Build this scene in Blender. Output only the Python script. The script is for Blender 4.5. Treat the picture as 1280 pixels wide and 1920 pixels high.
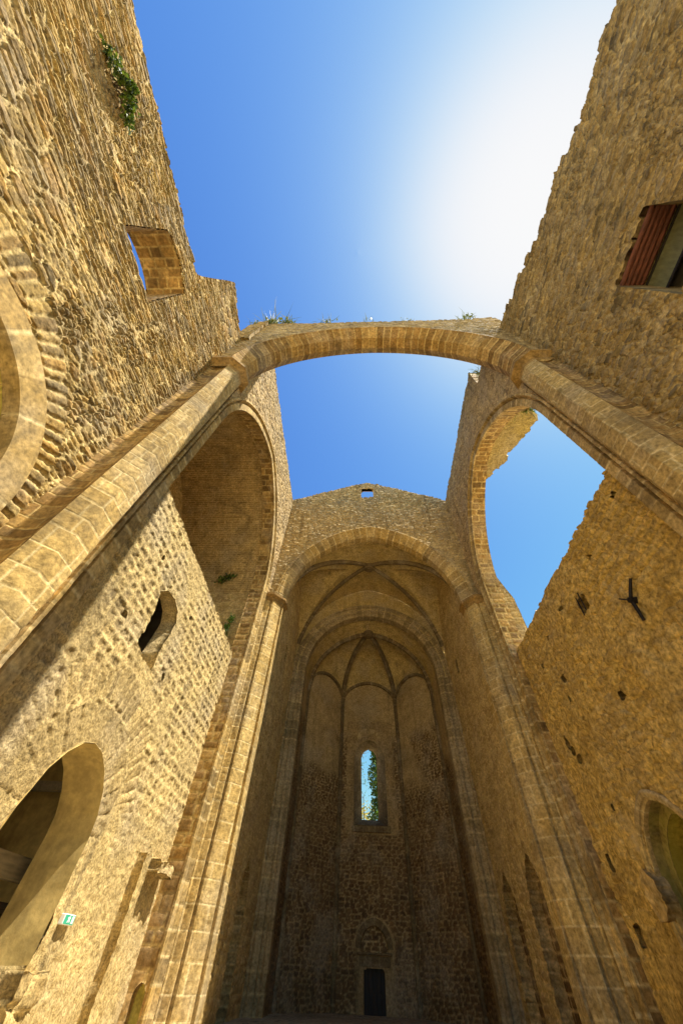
import bpy, math, numpy as np
from mathutils import Vector, Matrix

for o in list(bpy.data.objects): bpy.data.objects.remove(o)
S = bpy.context.scene
COL = S.collection

# ------------------------------------------------------------------ camera
cd = bpy.data.cameras.new('camera'); cam = bpy.data.objects.new('camera', cd); COL.objects.link(cam)
p_, y_, r_ = .927, -.0783, .0620
fw = Vector((math.sin(y_)*math.cos(p_), math.cos(y_)*math.cos(p_), math.sin(p_)))
rt = Vector((math.cos(y_), -math.sin(y_), 0)); up = rt.cross(fw)
c_, s_ = math.cos(r_), math.sin(r_)
rt, up = c_*rt + s_*up, c_*up - s_*rt
m = Matrix.Identity(4)
for i in range(3): m[i][0], m[i][1], m[i][2] = rt[i], up[i], -fw[i]
m.translation = (-.902, 0, 2.08)
cam.matrix_world = m
cd.sensor_fit = 'VERTICAL'; cd.sensor_height = 36; cd.lens = 649.18/1920*36
cd.clip_start = .05; cd.clip_end = 3000
S.camera = cam
S.render.resolution_x, S.render.resolution_y = 682, 1024

# ------------------------------------------------------------------ light, sky, exposure
SUN_EL, SUN_AZ = math.radians(67.54), math.radians(99.3)
sdir = Vector((math.sin(SUN_AZ)*math.cos(SUN_EL), math.cos(SUN_AZ)*math.cos(SUN_EL), math.sin(SUN_EL)))
sl = bpy.data.lights.new('sun', 'SUN'); sl.energy = 3.7; sl.angle = math.radians(.5); sl.color = (1, .93, .80)
so = bpy.data.objects.new('sun', sl); COL.objects.link(so)
so.rotation_euler = sdir.to_track_quat('Z', 'Y').to_euler(); so.location = (20, -4, 60)
W = bpy.data.worlds.new('World'); S.world = W; W.use_nodes = True
nt = W.node_tree; nt.nodes.clear()
wo = nt.nodes.new('ShaderNodeOutputWorld'); bg = nt.nodes.new('ShaderNodeBackground')
sky = nt.nodes.new('ShaderNodeTexSky'); sky.sky_type = 'NISHITA'; sky.sun_disc = False
sky.sun_elevation = SUN_EL; sky.sun_rotation = SUN_AZ
sky.air_density = 1.0; sky.dust_density = .45; sky.ozone_density = 2.0; sky.altitude = 0
bg.inputs['Strength'].default_value = .10
hs_ = nt.nodes.new('ShaderNodeHueSaturation'); hs_.inputs['Saturation'].default_value = 1.12
tint = nt.nodes.new('ShaderNodeMix'); tint.data_type = 'RGBA'; tint.blend_type = 'MULTIPLY'; tint.inputs[0].default_value = 1; tint.inputs[7].default_value = (.98, 1.0, 1.06, 1)
nt.links.new(sky.outputs[0], hs_.inputs['Color']); gm = nt.nodes.new('ShaderNodeGamma'); gm.inputs[1].default_value = 1.6; sc1 = nt.nodes.new('ShaderNodeVectorMath'); sc1.operation = 'SCALE'; sc1.inputs[3].default_value = 1/3.4; nt.links.new(hs_.outputs[0], sc1.inputs[0]); nt.links.new(sc1.outputs[0], gm.inputs[0])
sc2 = nt.nodes.new('ShaderNodeVectorMath'); sc2.operation = 'SCALE'; sc2.inputs[3].default_value = 3.4; nt.links.new(gm.outputs[0], sc2.inputs[0]); nt.links.new(sc2.outputs[0], tint.inputs[6])
def vm(op, a, b):
    n = nt.nodes.new('ShaderNodeVectorMath'); n.operation = op
    for i, x in enumerate((a, b)):
        if isinstance(x, tuple): n.inputs[i].default_value = x
        else: nt.links.new(x, n.inputs[i])
    return n.outputs[0]
LIM = 3.0
def pw_(x, p): return vm('POWER', x, (p, p, p))
den = pw_(vm('ADD', pw_(vm('MULTIPLY', tint.outputs[2], (1/LIM,)*3), 3.0), (1, 1, 1)), 1/3)
nt.links.new(vm('DIVIDE', tint.outputs[2], den), bg.inputs['Color'])
nt.links.new(bg.outputs[0], wo.inputs[0])
S.view_settings.view_transform = 'Standard'; S.view_settings.look = 'None'
S.cycles.max_bounces = 12; S.cycles.diffuse_bounces = 8
S.view_settings.exposure = 1.68; S.view_settings.gamma = 1

# ------------------------------------------------------------------ numpy noise
def h01(i, j, s=0):
    x = np.sin(i*127.1 + j*311.7 + s*74.7)*43758.5453
    return x - np.floor(x)
def vn(x, y, s=0):
    i, j = np.floor(x), np.floor(y); fx, fy = x-i, y-j
    fx = fx*fx*(3-2*fx); fy = fy*fy*(3-2*fy)
    a = h01(i, j, s); b = h01(i+1, j, s); c = h01(i, j+1, s); d = h01(i+1, j+1, s)
    return (a*(1-fx)+b*fx)*(1-fy) + (c*(1-fx)+d*fx)*fy
def fbm(x, y, s=0, n=3):
    t = 0; a = .5; k = 0
    for o in range(n):
        t = t + a*vn(x, y, s+o*13); k += a; a *= .5; x = x*2.03; y = y*2.03
    return t/k
def sm(a, b, x):
    t = np.clip((x-a)/(b-a), 0, 1); return t*t*(3-2*t)

# ------------------------------------------------------------------ masonry patterns: f(u,v) -> height, stone id, mortar
def rubble(sx, sy, gap=.08, seed=0, warp=.3, tilt=.5, fill=.25, sharp=.15, flush=None):
    def f(u, v):
        wu = u + warp*sx*(fbm(u/sx*.6, v/sy*.6, seed)-.5)*2
        wv = v + warp*sy*1.3*(fbm(u/sx*.45, v/sy*.45, seed+5)-.5)*2
        y = wv/sy; r0 = np.floor(y)
        F1 = np.full(u.shape, 9.); F2 = F1.copy(); ID = np.zeros(u.shape); T = np.zeros(u.shape)
        for dr in (-1, 0, 1):
            row = r0+dr; x = wu/sx*(.75+.5*h01(row, 3, seed)) + 7*h01(row, 0, seed); c0 = np.floor(x)
            for dc in (-1, 0, 1):
                col = c0+dc
                px = col+.5+(h01(col, row, seed+1)-.5)*.7; py = row+.5+(h01(col, row, seed+2)-.5)*.42
                dx, dy = np.abs(x-px), np.abs(y-py)
                d = (dx**2.6+dy**2.6)**(1/2.6) - .16*h01(col, row, seed+3)
                k = d < F1
                F2 = np.where(k, F1, np.minimum(F2, d)); ID = np.where(k, h01(col, row, seed+4), ID)
                T = np.where(k, (y-py)*(h01(col, row, seed+6)-.35)*2*tilt + (x-px)*(h01(col, row, seed+7)-.5)*tilt, T)
                F1 = np.where(k, d, F1)
        e = F2-F1 + .10*(fbm(u/sx*3.1, v/sy*3.1, seed+9)-.5)
        h = sm(gap, gap+sharp, e)
        mort = 1-sm(gap, gap+.10, e)
        # mortar smeared flush over some stones
        fl = sm(.60, .78, fbm(u/sx*.5, v/sy*.3, seed+21))*fill
        h = h*(.55+.45*ID+T); h = h*(1-fl)+.45*fl
        if flush is not None:
            dip = np.exp(-((e-gap-.05)/.035)**2)*.55; st = .30+.75*np.clip(.55+.45*ID+T, .2, 1.3)-.2
            h = flush*mort+(1-mort)*st; h = h*(1-fl)+(flush+.12)*fl-dip*(1-fl*.7)
        return h, ID, np.clip(mort+fl*.7, 0, 1)
    return f
def ashlar(ch, bw, gap=.012, soft=.02, seed=0, wob=.01, vary=.35):
    rs = np.random.RandomState(seed+100)
    edges = np.concatenate([[0], np.cumsum(ch*(1-vary/2+vary*rs.rand(400)))]) - ch*100
    def f(u, v):
        u = u + wob*(fbm(u*2, v*2, seed)-.5)*2; v = v + wob*(fbm(u*1.7, v*1.7, seed+4)-.5)*2
        r = np.clip(np.searchsorted(edges, v, side='right')-1, 0, 399)
        bwr = bw*(.75+.6*h01(r, 1, seed)); x = u/bwr + 5*h01(r, 2, seed); i = np.floor(x)
        jit = lambda k: k + (h01(k, r, seed+3)-.5)*.5
        i = np.where(x < jit(i), i-1, i); i = np.where(x >= jit(i+1), i+1, i)
        du = np.minimum(x-jit(i), jit(i+1)-x)*bwr; dv = np.minimum(v-edges[r], edges[r+1]-v)
        e = np.minimum(du, dv)
        h = sm(gap*.4, gap+soft, e); mort = 1-sm(gap*.6, gap*1.4+.004, e); ID = h01(i, r, seed+5)
        return h*(.75+.25*h01(i, r, seed+6)), ID, mort
    return f
def blend(f1, f2, wf):
    def f(u, v):
        w = wf(u, v); a = f1(u, v); b = f2(u, v); k = w > .5
        return a[0]*(1-w)+b[0]*w, np.where(k, b[1], a[1]), a[2]*(1-w)+b[2]*w
    return f
def scaled(f1, s, off=0):
    def f(u, v):
        a = f1(u, v); return a[0]*s+off, a[1], a[2]
    return f

# ------------------------------------------------------------------ arch helpers
class Arch:
    """pointed (or round) arch: half span s, springing z0, apex height, centre yc"""
    def __init__(a, s, z0, apex, yc=0):
        a.s, a.z0, a.yc = s, z0, yc; h = apex-z0; a.h = h
        a.R = (h*h+s*s)/(2*s)
    def sdf(a, y, z):          # >0 outside
        k = np.abs(y-a.yc)
        up_ = np.hypot(k+a.R-a.s, z-a.z0)-a.R
        return np.where(z > a.z0, up_, k-a.s)
    def path(a, zb=None, n=120):
        th = math.atan2(a.h, a.R-a.s) if a.R > a.s else math.atan2(a.h, -(a.s-a.R))
        t = np.linspace(0, th, n)
        y = a.R*np.cos(t)-(a.R-a.s); z = a.R*np.sin(t)+a.z0
        Y = np.concatenate([-y, y[::-1][1:]]); Z = np.concatenate([z, z[::-1][1:]])
        if zb is not None:
            k = np.linspace(zb, a.z0, 40)[:-1]
            Y = np.concatenate([np.full(39, -a.s), Y, np.full(39, a.s)]); Z = np.concatenate([k, Z, k[::-1]])
        return np.stack([Y+a.yc, Z], 1)
class Path:
    def __init__(p, pts):
        p.pts = np.asarray(pts, float); d = np.diff(p.pts, axis=0); l = np.linalg.norm(d, axis=1)
        p.s = np.concatenate([[0], np.cumsum(l)]); p.L = p.s[-1]
        t = np.gradient(p.pts, p.s, axis=0); p.t = t/np.linalg.norm(t, axis=1)[:, None]
    def at(p, u): return np.stack([np.interp(u, p.s, p.pts[:, k]) for k in range(p.pts.shape[1])], -1)
    def tan(p, u):
        t = np.stack([np.interp(u, p.s, p.t[:, k]) for k in range(p.pts.shape[1])], -1)
        return t/np.maximum(np.linalg.norm(t, axis=-1), 1e-9)[..., None]
    def nrm(p, u):             # 2D: outward (left-hand for an arch running left to right)
        t = p.tan(u); return np.stack([-t[..., 1], t[..., 0]], -1)

# ------------------------------------------------------------------ objects
def thing(name, label, cat, loc=(0, 0, 0), group=None):
    o = bpy.data.objects.new(name, None); COL.objects.link(o); o.location = loc
    o.empty_display_size = .2
    tag(o, label, cat, group); return o
def tag(o, label, cat, group=None):
    o['label'] = label; o['category'] = cat
    if group: o['group'] = group
    return o
def wloc(o):
    v = np.zeros(3)
    while o is not None: v += np.array(o.location); o = o.parent
    return v
def mesh_obj(name, P, quads, mat, parent=None, attrs=None, smooth=True, tris=None):
    me = bpy.data.meshes.new(name)
    P = np.asarray(P, np.float32)
    if parent is not None: P = P - wloc(parent).astype(np.float32)
    polys = [np.asarray(quads, np.int32).reshape(-1, 4)] if quads is not None and len(quads) else []
    nq = len(polys[0]) if polys else 0; ntri = len(tris) if tris is not None else 0
    loops = np.concatenate([p.ravel() for p in polys] + ([np.asarray(tris, np.int32).ravel()] if ntri else []))
    me.vertices.add(len(P)); me.vertices.foreach_set('co', P.ravel())
    me.loops.add(len(loops)); me.loops.foreach_set('vertex_index', loops)
    tot = np.concatenate([np.full(nq, 4), np.full(ntri, 3)]).astype(np.int32)
    st = np.concatenate([[0], np.cumsum(tot)[:-1]]).astype(np.int32)
    me.polygons.add(nq+ntri); me.polygons.foreach_set('loop_start', st); me.polygons.foreach_set('loop_total', tot)
    me.polygons.foreach_set('use_smooth', np.full(nq+ntri, smooth))
    me.update(calc_edges=True); me.validate()
    for k, a in (attrs or {}).items():
        at = me.attributes.new(k, 'FLOAT', 'POINT'); at.data.foreach_set('value', np.asarray(a, np.float32).ravel())
    if mat: me.materials.append(mat)
    o = bpy.data.objects.new(name, me); COL.objects.link(o)
    if parent is not None: o.parent = parent
    return o
REF = np.array([0, 8., 9.])
def lin(a, b, res): return np.linspace(a, b, max(2, int(round((b-a)/res))+1))
def corners(vals, res):        # keeps corner values of a profile and subdivides between them
    out = [vals[0]]
    for a, b in zip(vals[:-1], vals[1:]): out += list(np.linspace(a, b, max(1, int(math.ceil((b-a)/res)))+1)[1:])
    return np.array(out)
def sheet(name, us, vs, pos, pat, amp, mat, parent=None, mask=None, thick=0, ref=REF, rough=.008, smooth=True,
          rs=6., seed=0, strip=1, fade=None):
    nu, nv = len(us), len(vs)
    U, V = np.meshgrid(us, vs, indexing='ij'); U, V = U.ravel().copy(), V.ravel().copy()
    du, dv = (us[-1]-us[0])/(nu-1), (vs[-1]-vs[0])/(nv-1); res = max(du, dv)
    keep = None
    if mask is not None:
        d = mask(U, V); e = res*.2
        gu = (mask(U+e, V)-mask(U-e, V))/(2*e); gv = (mask(U, V+e)-mask(U, V-e))/(2*e)
        g = np.maximum(np.hypot(gu, gv), .35); near = (d < 0) & (d > -1.05*res*g)
        dd = d/g
        U = np.where(near, U-dd*gu/g, U); V = np.where(near, V-dd*gv/g, V)
        keep = (d > 0) | near
    e = 2e-3
    P = pos(U, V); a = pos(U+e, V)-P; b = pos(U, V+e)-P
    N = np.cross(a, b); N /= np.maximum(np.linalg.norm(N, axis=1), 1e-12)[:, None]
    if np.mean(np.einsum('ij,ij->i', N, np.asarray(ref, float)-P)) < 0: N = -N
    h, ID, mo = pat(U, V)
    disp = amp*h + rough*(fbm(U*rs, V*rs, seed+77, 4)-.5)*2
    if fade is not None: disp = disp*fade(U, V)
    Q = P + N*disp[:, None]
    idx = np.arange(nu*nv).reshape(nu, nv)
    q = np.stack([idx[:-1, :-1], idx[1:, :-1], idx[1:, 1:], idx[:-1, 1:]], -1).reshape(-1, 4)
    if keep is not None: q = q[keep[q].all(1)]
    if thick:
        ed = np.concatenate([q[:, [0, 1]], q[:, [1, 2]], q[:, [2, 3]], q[:, [3, 0]]])
        key = np.sort(ed, 1); kk = key[:, 0].astype(np.int64)*(nu*nv)+key[:, 1]
        un, inv, cnt = np.unique(kk, return_inverse=True, return_counts=True)
        be = ed[cnt[inv] == 1]
        bv, inv2 = np.unique(be, return_inverse=True); inv2 = inv2.reshape(be.shape)
        base = len(Q); nb = len(bv); rings = [bv]
        for k in range(1, strip+1):
            f = k/strip; off = .02*(h01(bv*1., k*1., seed)-.5)
            Q = np.concatenate([Q, P[bv]-N[bv]*(thick*f)+ (off[:, None]*N[bv] if k < strip else 0)])
            rings.append(base+(k-1)*nb+np.arange(nb))
            ID = np.concatenate([ID, ID[bv]]); mo = np.concatenate([mo, mo[bv]])
        for k in range(strip):
            A, B = rings[k], rings[k+1]
            q = np.concatenate([q, np.stack([A[inv2[:, 0]], A[inv2[:, 1]], B[inv2[:, 1]], B[inv2[:, 0]]], 1)])
    used, inv = np.unique(q, return_inverse=True); q = inv.reshape(q.shape)
    return mesh_obj(name, Q[used], q, mat, parent, dict(sid=ID[used], mort=mo[used]), smooth)
def wallX(x): return lambda u, v: np.stack([np.full(u.shape, float(x)), u, v], -1)
def wallY(y): return lambda u, v: np.stack([u, np.full(u.shape, float(y)), v], -1)
def flatZ(z): return lambda u, v: np.stack([u, v, np.full(u.shape, float(z))], -1)
def prof(pts):
    pts = np.asarray(pts, float); s = np.concatenate([[0], np.cumsum(np.linalg.norm(np.diff(pts, axis=0), axis=1))])
    return pts, s
def sweep2(name, path, profile, frame, mat, parent=None, res=.06, pres=.12, blk=.45, amp=.012, ref=REF, rough=.008, seed=0, u0=None, u1=None, gap=.026):
    """moulding along a 2D path in a plane; profile = (radial outward, depth) points; frame(y,z,c)->world"""
    pp, ps = prof(profile); us = lin(u0 if u0 is not None else 0, u1 if u1 is not None else path.L, res); vs = corners(list(ps), pres)
    def pos(u, v):
        a = np.interp(v, ps, pp[:, 0]); c = np.interp(v, ps, pp[:, 1]); q = path.at(u)+path.nrm(u)*a[..., None]
        return frame(q[..., 0], q[..., 1], c)
    def pat(u, v):
        w = u + .02*(fbm(u*3, v*3, seed)-.5); i = np.floor(w/blk+.3*h01(np.floor(w/blk), 0., seed)); fr = w/blk-np.floor(w/blk)
        e = np.minimum(fr, 1-fr)*blk; i = np.floor(w/blk)
        h = sm(gap*.4, gap+.012, e)*(.6+.4*h01(i, 1., seed)); return h, h01(i, 2., seed), 1-sm(gap*.6, gap*1.5, e)
    return sheet(name, us, vs, pos, pat, amp, mat, parent, ref=ref, rough=rough, smooth=False, seed=seed)
def frX(x, sgn=1):             # plane X=x whose depth c runs towards the nave axis
    return lambda y, z, c: np.stack([x-sgn*c, y, z], -1)
def frY(y0):                   # plane Y=y0, c towards the viewer (-Y)
    return lambda x, z, c: np.stack([x, y0-c, z], -1)
def rib3(name, pts, prof_pts, mat, parent=None, res=.1, upv=(0, 0, 1), seed=0, blk=.5):
    """rib along a 3D path; profile (side, up)"""
    p = Path(pts); pp, ps = prof(prof_pts); us = lin(0, p.L, res); vs = corners(list(ps), .15); U0 = np.array(upv, float)
    def pos(u, v):
        t = p.tan(u); sd = np.cross(t, U0); sd /= np.maximum(np.linalg.norm(sd, axis=-1), 1e-9)[..., None]; uu = np.cross(sd, t)
        a = np.interp(v, ps, pp[:, 0]); c = np.interp(v, ps, pp[:, 1])
        return p.at(u)+sd*a[..., None]+uu*c[..., None]
    def pat(u, v):
        i = np.floor(u/blk); fr = u/blk-i; e = np.minimum(fr, 1-fr)*blk
        return sm(.004, .02, e), h01(i, 2., seed), 1-sm(.006, .016, e)
    return sheet(name, us, vs, pos, pat, .008, mat, parent, smooth=False, rough=.004, seed=seed)
def box(name, lo, hi, mat, parent=None, bev=.01):
    import bmesh
    bm = bmesh.new(); bmesh.ops.create_cube(bm, size=1)
    lo, hi = np.array(lo, float), np.array(hi, float); c = (lo+hi)/2; d = hi-lo
    if parent is not None: c = c - wloc(parent)
    for v in bm.verts: v.co = Vector(c + np.array(v.co)*d)
    if bev: bmesh.ops.bevel(bm, geom=bm.edges[:], offset=min(bev, .3*d.min()), segments=1, affect='EDGES')
    me = bpy.data.meshes.new(name); bm.to_mesh(me); bm.free(); me.materials.append(mat)
    o = bpy.data.objects.new(name, me); COL.objects.link(o)
    if parent is not None: o.parent = parent
    return o

# ------------------------------------------------------------------ materials
def warm(c, k=.85): return (c[0]*1.02, c[1]*.985, c[2]*k)
def mat_stone(name, cols, mortar, grain=18, stain=.5, stain_col=(.10, .075, .04), stain_s=.35, bump=.5, pits=.5, ygreen=0, pale=.0, con=.45, grey=.45, streak=.45):
    cols = [warm(c) for c in cols]; mortar = warm(mortar)
    M = bpy.data.materials.new(name); M.use_nodes = True; t = M.node_tree; t.nodes.clear(); L = t.links.new
    def N(k, **kw):
        n = t.nodes.new('ShaderNode'+k)
        for a, b in kw.items(): setattr(n, a, b)
        return n
    out = N('OutputMaterial'); bs = N('BsdfPrincipled'); L(bs.outputs[0], out.inputs[0])
    bs.inputs['Roughness'].default_value = .92; bs.inputs['Specular IOR Level'].default_value = .15
    geo = N('NewGeometry'); sid = N('Attribute', attribute_name='sid'); mo = N('Attribute', attribute_name='mort')
    ramp = N('ValToRGB'); cr = ramp.color_ramp
    for i, c in enumerate(cols):
        e = cr.elements[i] if i < 2 else cr.elements.new(1)
        e.position = i/(len(cols)-1); e.color = (*c, 1)
    L(sid.outputs['Fac'], ramp.inputs[0])
    def noise(s, det=6, rough=.6):
        n = N('TexNoise'); n.inputs['Scale'].default_value = s; n.inputs['Detail'].default_value = det; n.inputs['Roughness'].default_value = rough
        L(geo.outputs['Position'], n.inputs['Vector']); return n
    def mr(src, a, b, c, d):
        n = N('MapRange'); n.inputs[1].default_value, n.inputs[2].default_value, n.inputs[3].default_value, n.inputs[4].default_value = a, b, c, d
        L(src, n.inputs[0]); return n
    def mix(kind, fac, A, B):
        n = N('Mix', data_type='RGBA', blend_type=kind)
        if isinstance(fac, float): n.inputs[0].default_value = fac
        else: L(fac, n.inputs[0])
        for s, x in ((6, A), (7, B)):
            if isinstance(x, tuple): n.inputs[s].default_value = (*x, 1)
            else: L(x, n.inputs[s])
        return n.outputs[2]
    n1 = noise(grain); n2 = noise(2.2, 5); n3 = noise(stain_s, 7, .65); n4 = noise(grain*3.5, 4)
    col = mix('MIX', mr(mo.outputs['Fac'], 0, 1, 0, .85).outputs[0], ramp.outputs[0], mortar)
    g = mr(n1.outputs[0], .3, .7, 1-con, 1+con); col = mix('MULTIPLY', 1.0, col, g.outputs[0])
    g2 = mr(n2.outputs[0], .3, .7, .78, 1.2); col = mix('MULTIPLY', 1.0, col, g2.outputs[0])
    st = mr(n3.outputs[0], .50, .72, 0, stain); col = mix('MIX', st.outputs[0], col, stain_col)
    ng = noise(.55, 5); gf = mr(ng.outputs[0], .48, .66, 0, grey); col = mix('MIX', gf.outputs[0], col, mix('MULTIPLY', 1.0, g.outputs[0], (.36, .30, .205)))
    mp = N('Mapping'); mp.inputs['Scale'].default_value = (2.6, 2.6, .22); L(geo.outputs['Position'], mp.inputs[0])
    nr = N('TexNoise'); nr.inputs['Scale'].default_value = 1.0; nr.inputs['Detail'].default_value = 5; L(mp.outputs[0], nr.inputs['Vector'])
    sf = mr(nr.outputs[0], .56, .72, 0, streak); col = mix('MIX', sf.outputs[0], col, stain_col)
    if pale:
        n5 = noise(.8, 5); pf = mr(n5.outputs[0], .56, .7, 0, pale); col = mix('MIX', pf.outputs[0], col, (.58, .46, .26))
    if ygreen:
        n6 = noise(1.1, 6); af = mr(n6.outputs[0], .45, .6, 0, ygreen); col = mix('MIX', af.outputs[0], col, (.30, .26, .03))
    if pits:
        pt = mr(n4.outputs[0], .60, .70, 0, pits); col = mix('MULTIPLY', pt.outputs[0], col, (.38, .30, .22))
    L(col, bs.inputs['Base Color'])
    hb = N('Math', operation='MULTIPLY_ADD'); L(n1.outputs[0], hb.inputs[0]); hb.inputs[1].default_value = .7
    hs = N('Math', operation='MULTIPLY'); L(n4.outputs[0], hs.inputs[0]); hs.inputs[1].default_value = .45; L(hs.outputs[0], hb.inputs[2])
    b = N('Bump'); b.inputs['Strength'].default_value = bump; b.inputs['Distance'].default_value = .03
    L(hb.outputs[0], b.inputs['Height']); L(b.outputs[0], bs.inputs['Normal'])
    return M
def mat_plain(name, col, rough=.6, metal=0, noise=.25, scale=6, bump=.1, stretch=(1, 1, 1)):
    M = bpy.data.materials.new(name); M.use_nodes = True; t = M.node_tree; L = t.links.new
    bs = t.nodes['Principled BSDF']; bs.inputs['Roughness'].default_value = rough; bs.inputs['Metallic'].default_value = metal
    g = t.nodes.new('ShaderNodeNewGeometry'); mp = t.nodes.new('ShaderNodeMapping'); mp.inputs['Scale'].default_value = stretch
    n = t.nodes.new('ShaderNodeTexNoise'); n.inputs['Scale'].default_value = scale; n.inputs['Detail'].default_value = 6
    L(g.outputs['Position'], mp.inputs[0]); L(mp.outputs[0], n.inputs['Vector'])
    r = t.nodes.new('ShaderNodeMapRange'); r.inputs[1].default_value = .3; r.inputs[2].default_value = .7; r.inputs[3].default_value = 1-noise; r.inputs[4].default_value = 1+noise
    L(n.outputs[0], r.inputs[0])
    mx = t.nodes.new('ShaderNodeMix'); mx.data_type = 'RGBA'; mx.blend_type = 'MULTIPLY'; mx.inputs[0].default_value = 1
    mx.inputs[6].default_value = (*col, 1); L(r.outputs[0], mx.inputs[7]); L(mx.outputs[2], bs.inputs['Base Color'])
    b = t.nodes.new('ShaderNodeBump'); b.inputs['Strength'].default_value = bump; b.inputs['Distance'].default_value = .02
    L(n.outputs[0], b.inputs['Height']); L(b.outputs[0], bs.inputs['Normal'])
    return M
def mat_leaf(name, a, b):
    M = bpy.data.materials.new(name); M.use_nodes = True; t = M.node_tree; L = t.links.new; t.nodes.clear()
    at = t.nodes.new('ShaderNodeAttribute'); at.attribute_name = 'sid'
    r = t.nodes.new('ShaderNodeValToRGB'); r.color_ramp.elements[0].color = (*a, 1); r.color_ramp.elements[1].color = (*b, 1); L(at.outputs['Fac'], r.inputs[0])
    d = t.nodes.new('ShaderNodeBsdfPrincipled'); d.inputs['Roughness'].default_value = .55; tr = t.nodes.new('ShaderNodeBsdfTranslucent')
    mx = t.nodes.new('ShaderNodeMixShader'); mx.inputs[0].default_value = .3; o = t.nodes.new('ShaderNodeOutputMaterial')
    L(r.outputs[0], d.inputs['Base Color']); L(r.outputs[0], tr.inputs[0]); L(d.outputs[0], mx.inputs[1]); L(tr.outputs[0], mx.inputs[2]); L(mx.outputs[0], o.inputs[0])
    return M
GOLD = [(.36, .245, .085), (.43, .30, .11), (.25, .18, .07), (.40, .245, .075), (.17, .125, .06), (.31, .22, .095)]
M_RUB = mat_stone('golden_rubble', GOLD, (.62, .48, .23), grain=15, stain=.4, pits=.7, bump=.8, con=.55)
M_RUBR = mat_stone('ochre_rubble', [(.40, .285, .12), (.27, .195, .09), (.45, .33, .155), (.13, .10, .055), (.37, .285, .165), (.31, .215, .09), (.19, .14, .075)], (.62, .48, .25), grain=15, stain=.3, pits=.5, bump=.8, con=.35, grey=.3, streak=.35)
M_GAB = mat_stone('pale_rubble', [(.55, .42, .23), (.46, .34, .17), (.38, .28, .15), (.60, .47, .27)], (.54, .42, .23), grain=10, stain=.35, pits=.3)
M_ASH = mat_stone('golden_ashlar', [(.50, .35, .14), (.33, .225, .085), (.55, .40, .18), (.40, .27, .10), (.27, .19, .085), (.47, .32, .12)], (.68, .55, .31), grain=10, stain=.6, stain_s=.7, stain_col=(.15, .11, .055), pits=.35, bump=.35)
M_PIER = mat_stone('pier_ashlar', [(.50, .355, .145), (.42, .29, .11), (.53, .385, .165), (.39, .27, .105)], (.68, .55, .31), grain=10, stain=.65, stain_s=.7, stain_col=(.15, .11, .055), pits=.35, bump=.4)
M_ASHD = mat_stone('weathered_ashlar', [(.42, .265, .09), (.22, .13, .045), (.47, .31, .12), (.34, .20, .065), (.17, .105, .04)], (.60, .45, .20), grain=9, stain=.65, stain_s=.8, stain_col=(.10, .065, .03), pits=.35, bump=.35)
M_BOSS = mat_stone('eroded_block_stone', [(.36, .265, .12), (.42, .31, .14), (.30, .22, .105), (.46, .34, .16), (.53, .40, .19)], (.62, .48, .24), grain=18, stain=.3, pits=.6, bump=1.0, con=.55)
M_PLAS = mat_stone('crumbling_ochre_render', [(.54, .375, .125), (.47, .32, .10), (.58, .41, .145), (.42, .285, .095)], (.60, .43, .16), grain=9, stain=.45, stain_s=.9, stain_col=(.20, .12, .04), pits=.95, bump=1.0, pale=.5, con=.6, streak=.2, grey=.2)
M_CHAN = mat_stone('chancel_rubble', [(.52, .39, .18), (.44, .32, .14), (.36, .25, .115), (.56, .42, .20)], (.62, .48, .26), grain=12, stain=.25, pits=.4, streak=.2, grey=.2)
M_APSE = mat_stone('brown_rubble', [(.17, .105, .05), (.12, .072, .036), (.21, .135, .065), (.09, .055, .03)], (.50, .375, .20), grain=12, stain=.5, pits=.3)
M_BRKO = mat_stone('olive_vault_brick', [(.36, .27, .09), (.31, .23, .075), (.40, .30, .11)], (.46, .36, .15), grain=12, stain=.4, stain_s=.6, pits=.4)
M_XW = mat_stone('pinkish_rubble', [(.48, .35, .18), (.38, .27, .14), (.30, .215, .12), (.54, .41, .22), (.24, .175, .10)], (.60, .46, .25), grain=12, stain=.3, pits=.5, con=.5, bump=.7)
M_WEB = mat_stone('vault_plaster', [(.52, .39, .17), (.48, .36, .15), (.43, .32, .14), (.54, .41, .19)], (.46, .34, .15), grain=10, stain=.4, stain_s=.6, pits=.5, bump=.4)
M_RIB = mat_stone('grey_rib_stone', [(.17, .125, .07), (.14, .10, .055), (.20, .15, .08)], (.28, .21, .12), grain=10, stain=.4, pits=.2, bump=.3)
M_SHAFT = mat_stone('pale_grey_ashlar', [(.44, .35, .20), (.38, .30, .17), (.48, .38, .22), (.34, .27, .16)], (.55, .44, .26), grain=10, stain=.5, pits=.2, bump=.3)
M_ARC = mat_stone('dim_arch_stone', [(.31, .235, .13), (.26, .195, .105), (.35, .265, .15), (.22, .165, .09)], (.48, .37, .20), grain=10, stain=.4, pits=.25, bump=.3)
M_BRK = mat_stone('brown_vault_brick', [(.44, .30, .125), (.38, .255, .10), (.49, .34, .15), (.33, .22, .09)], (.58, .43, .21), grain=12, stain=.5, stain_s=.5, pits=.3)
M_YGRN = mat_stone('olive_and_lit_yellow_stone', [(.52, .42, .07), (.46, .37, .055), (.56, .45, .08)], (.58, .46, .12), grain=10, stain=.4, stain_s=.9, pits=.3, bump=.4, ygreen=.8)  # bright yellow-green paints the lit band of the pointed window's inner splay
M_OLV = mat_stone('olive_stone', [(.27, .21, .07), (.23, .18, .06), (.31, .24, .08)], (.36, .28, .11), grain=10, stain=.4, pits=.3, bump=.4, ygreen=.5)
M_PALEPL = mat_stone('smooth_plaster', [(.55, .41, .17), (.51, .38, .155), (.57, .43, .18)], (.55, .41, .17), grain=7, stain=.45, stain_s=.6, pits=.1, bump=.15, con=.2, grey=.0, streak=.3)
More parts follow.
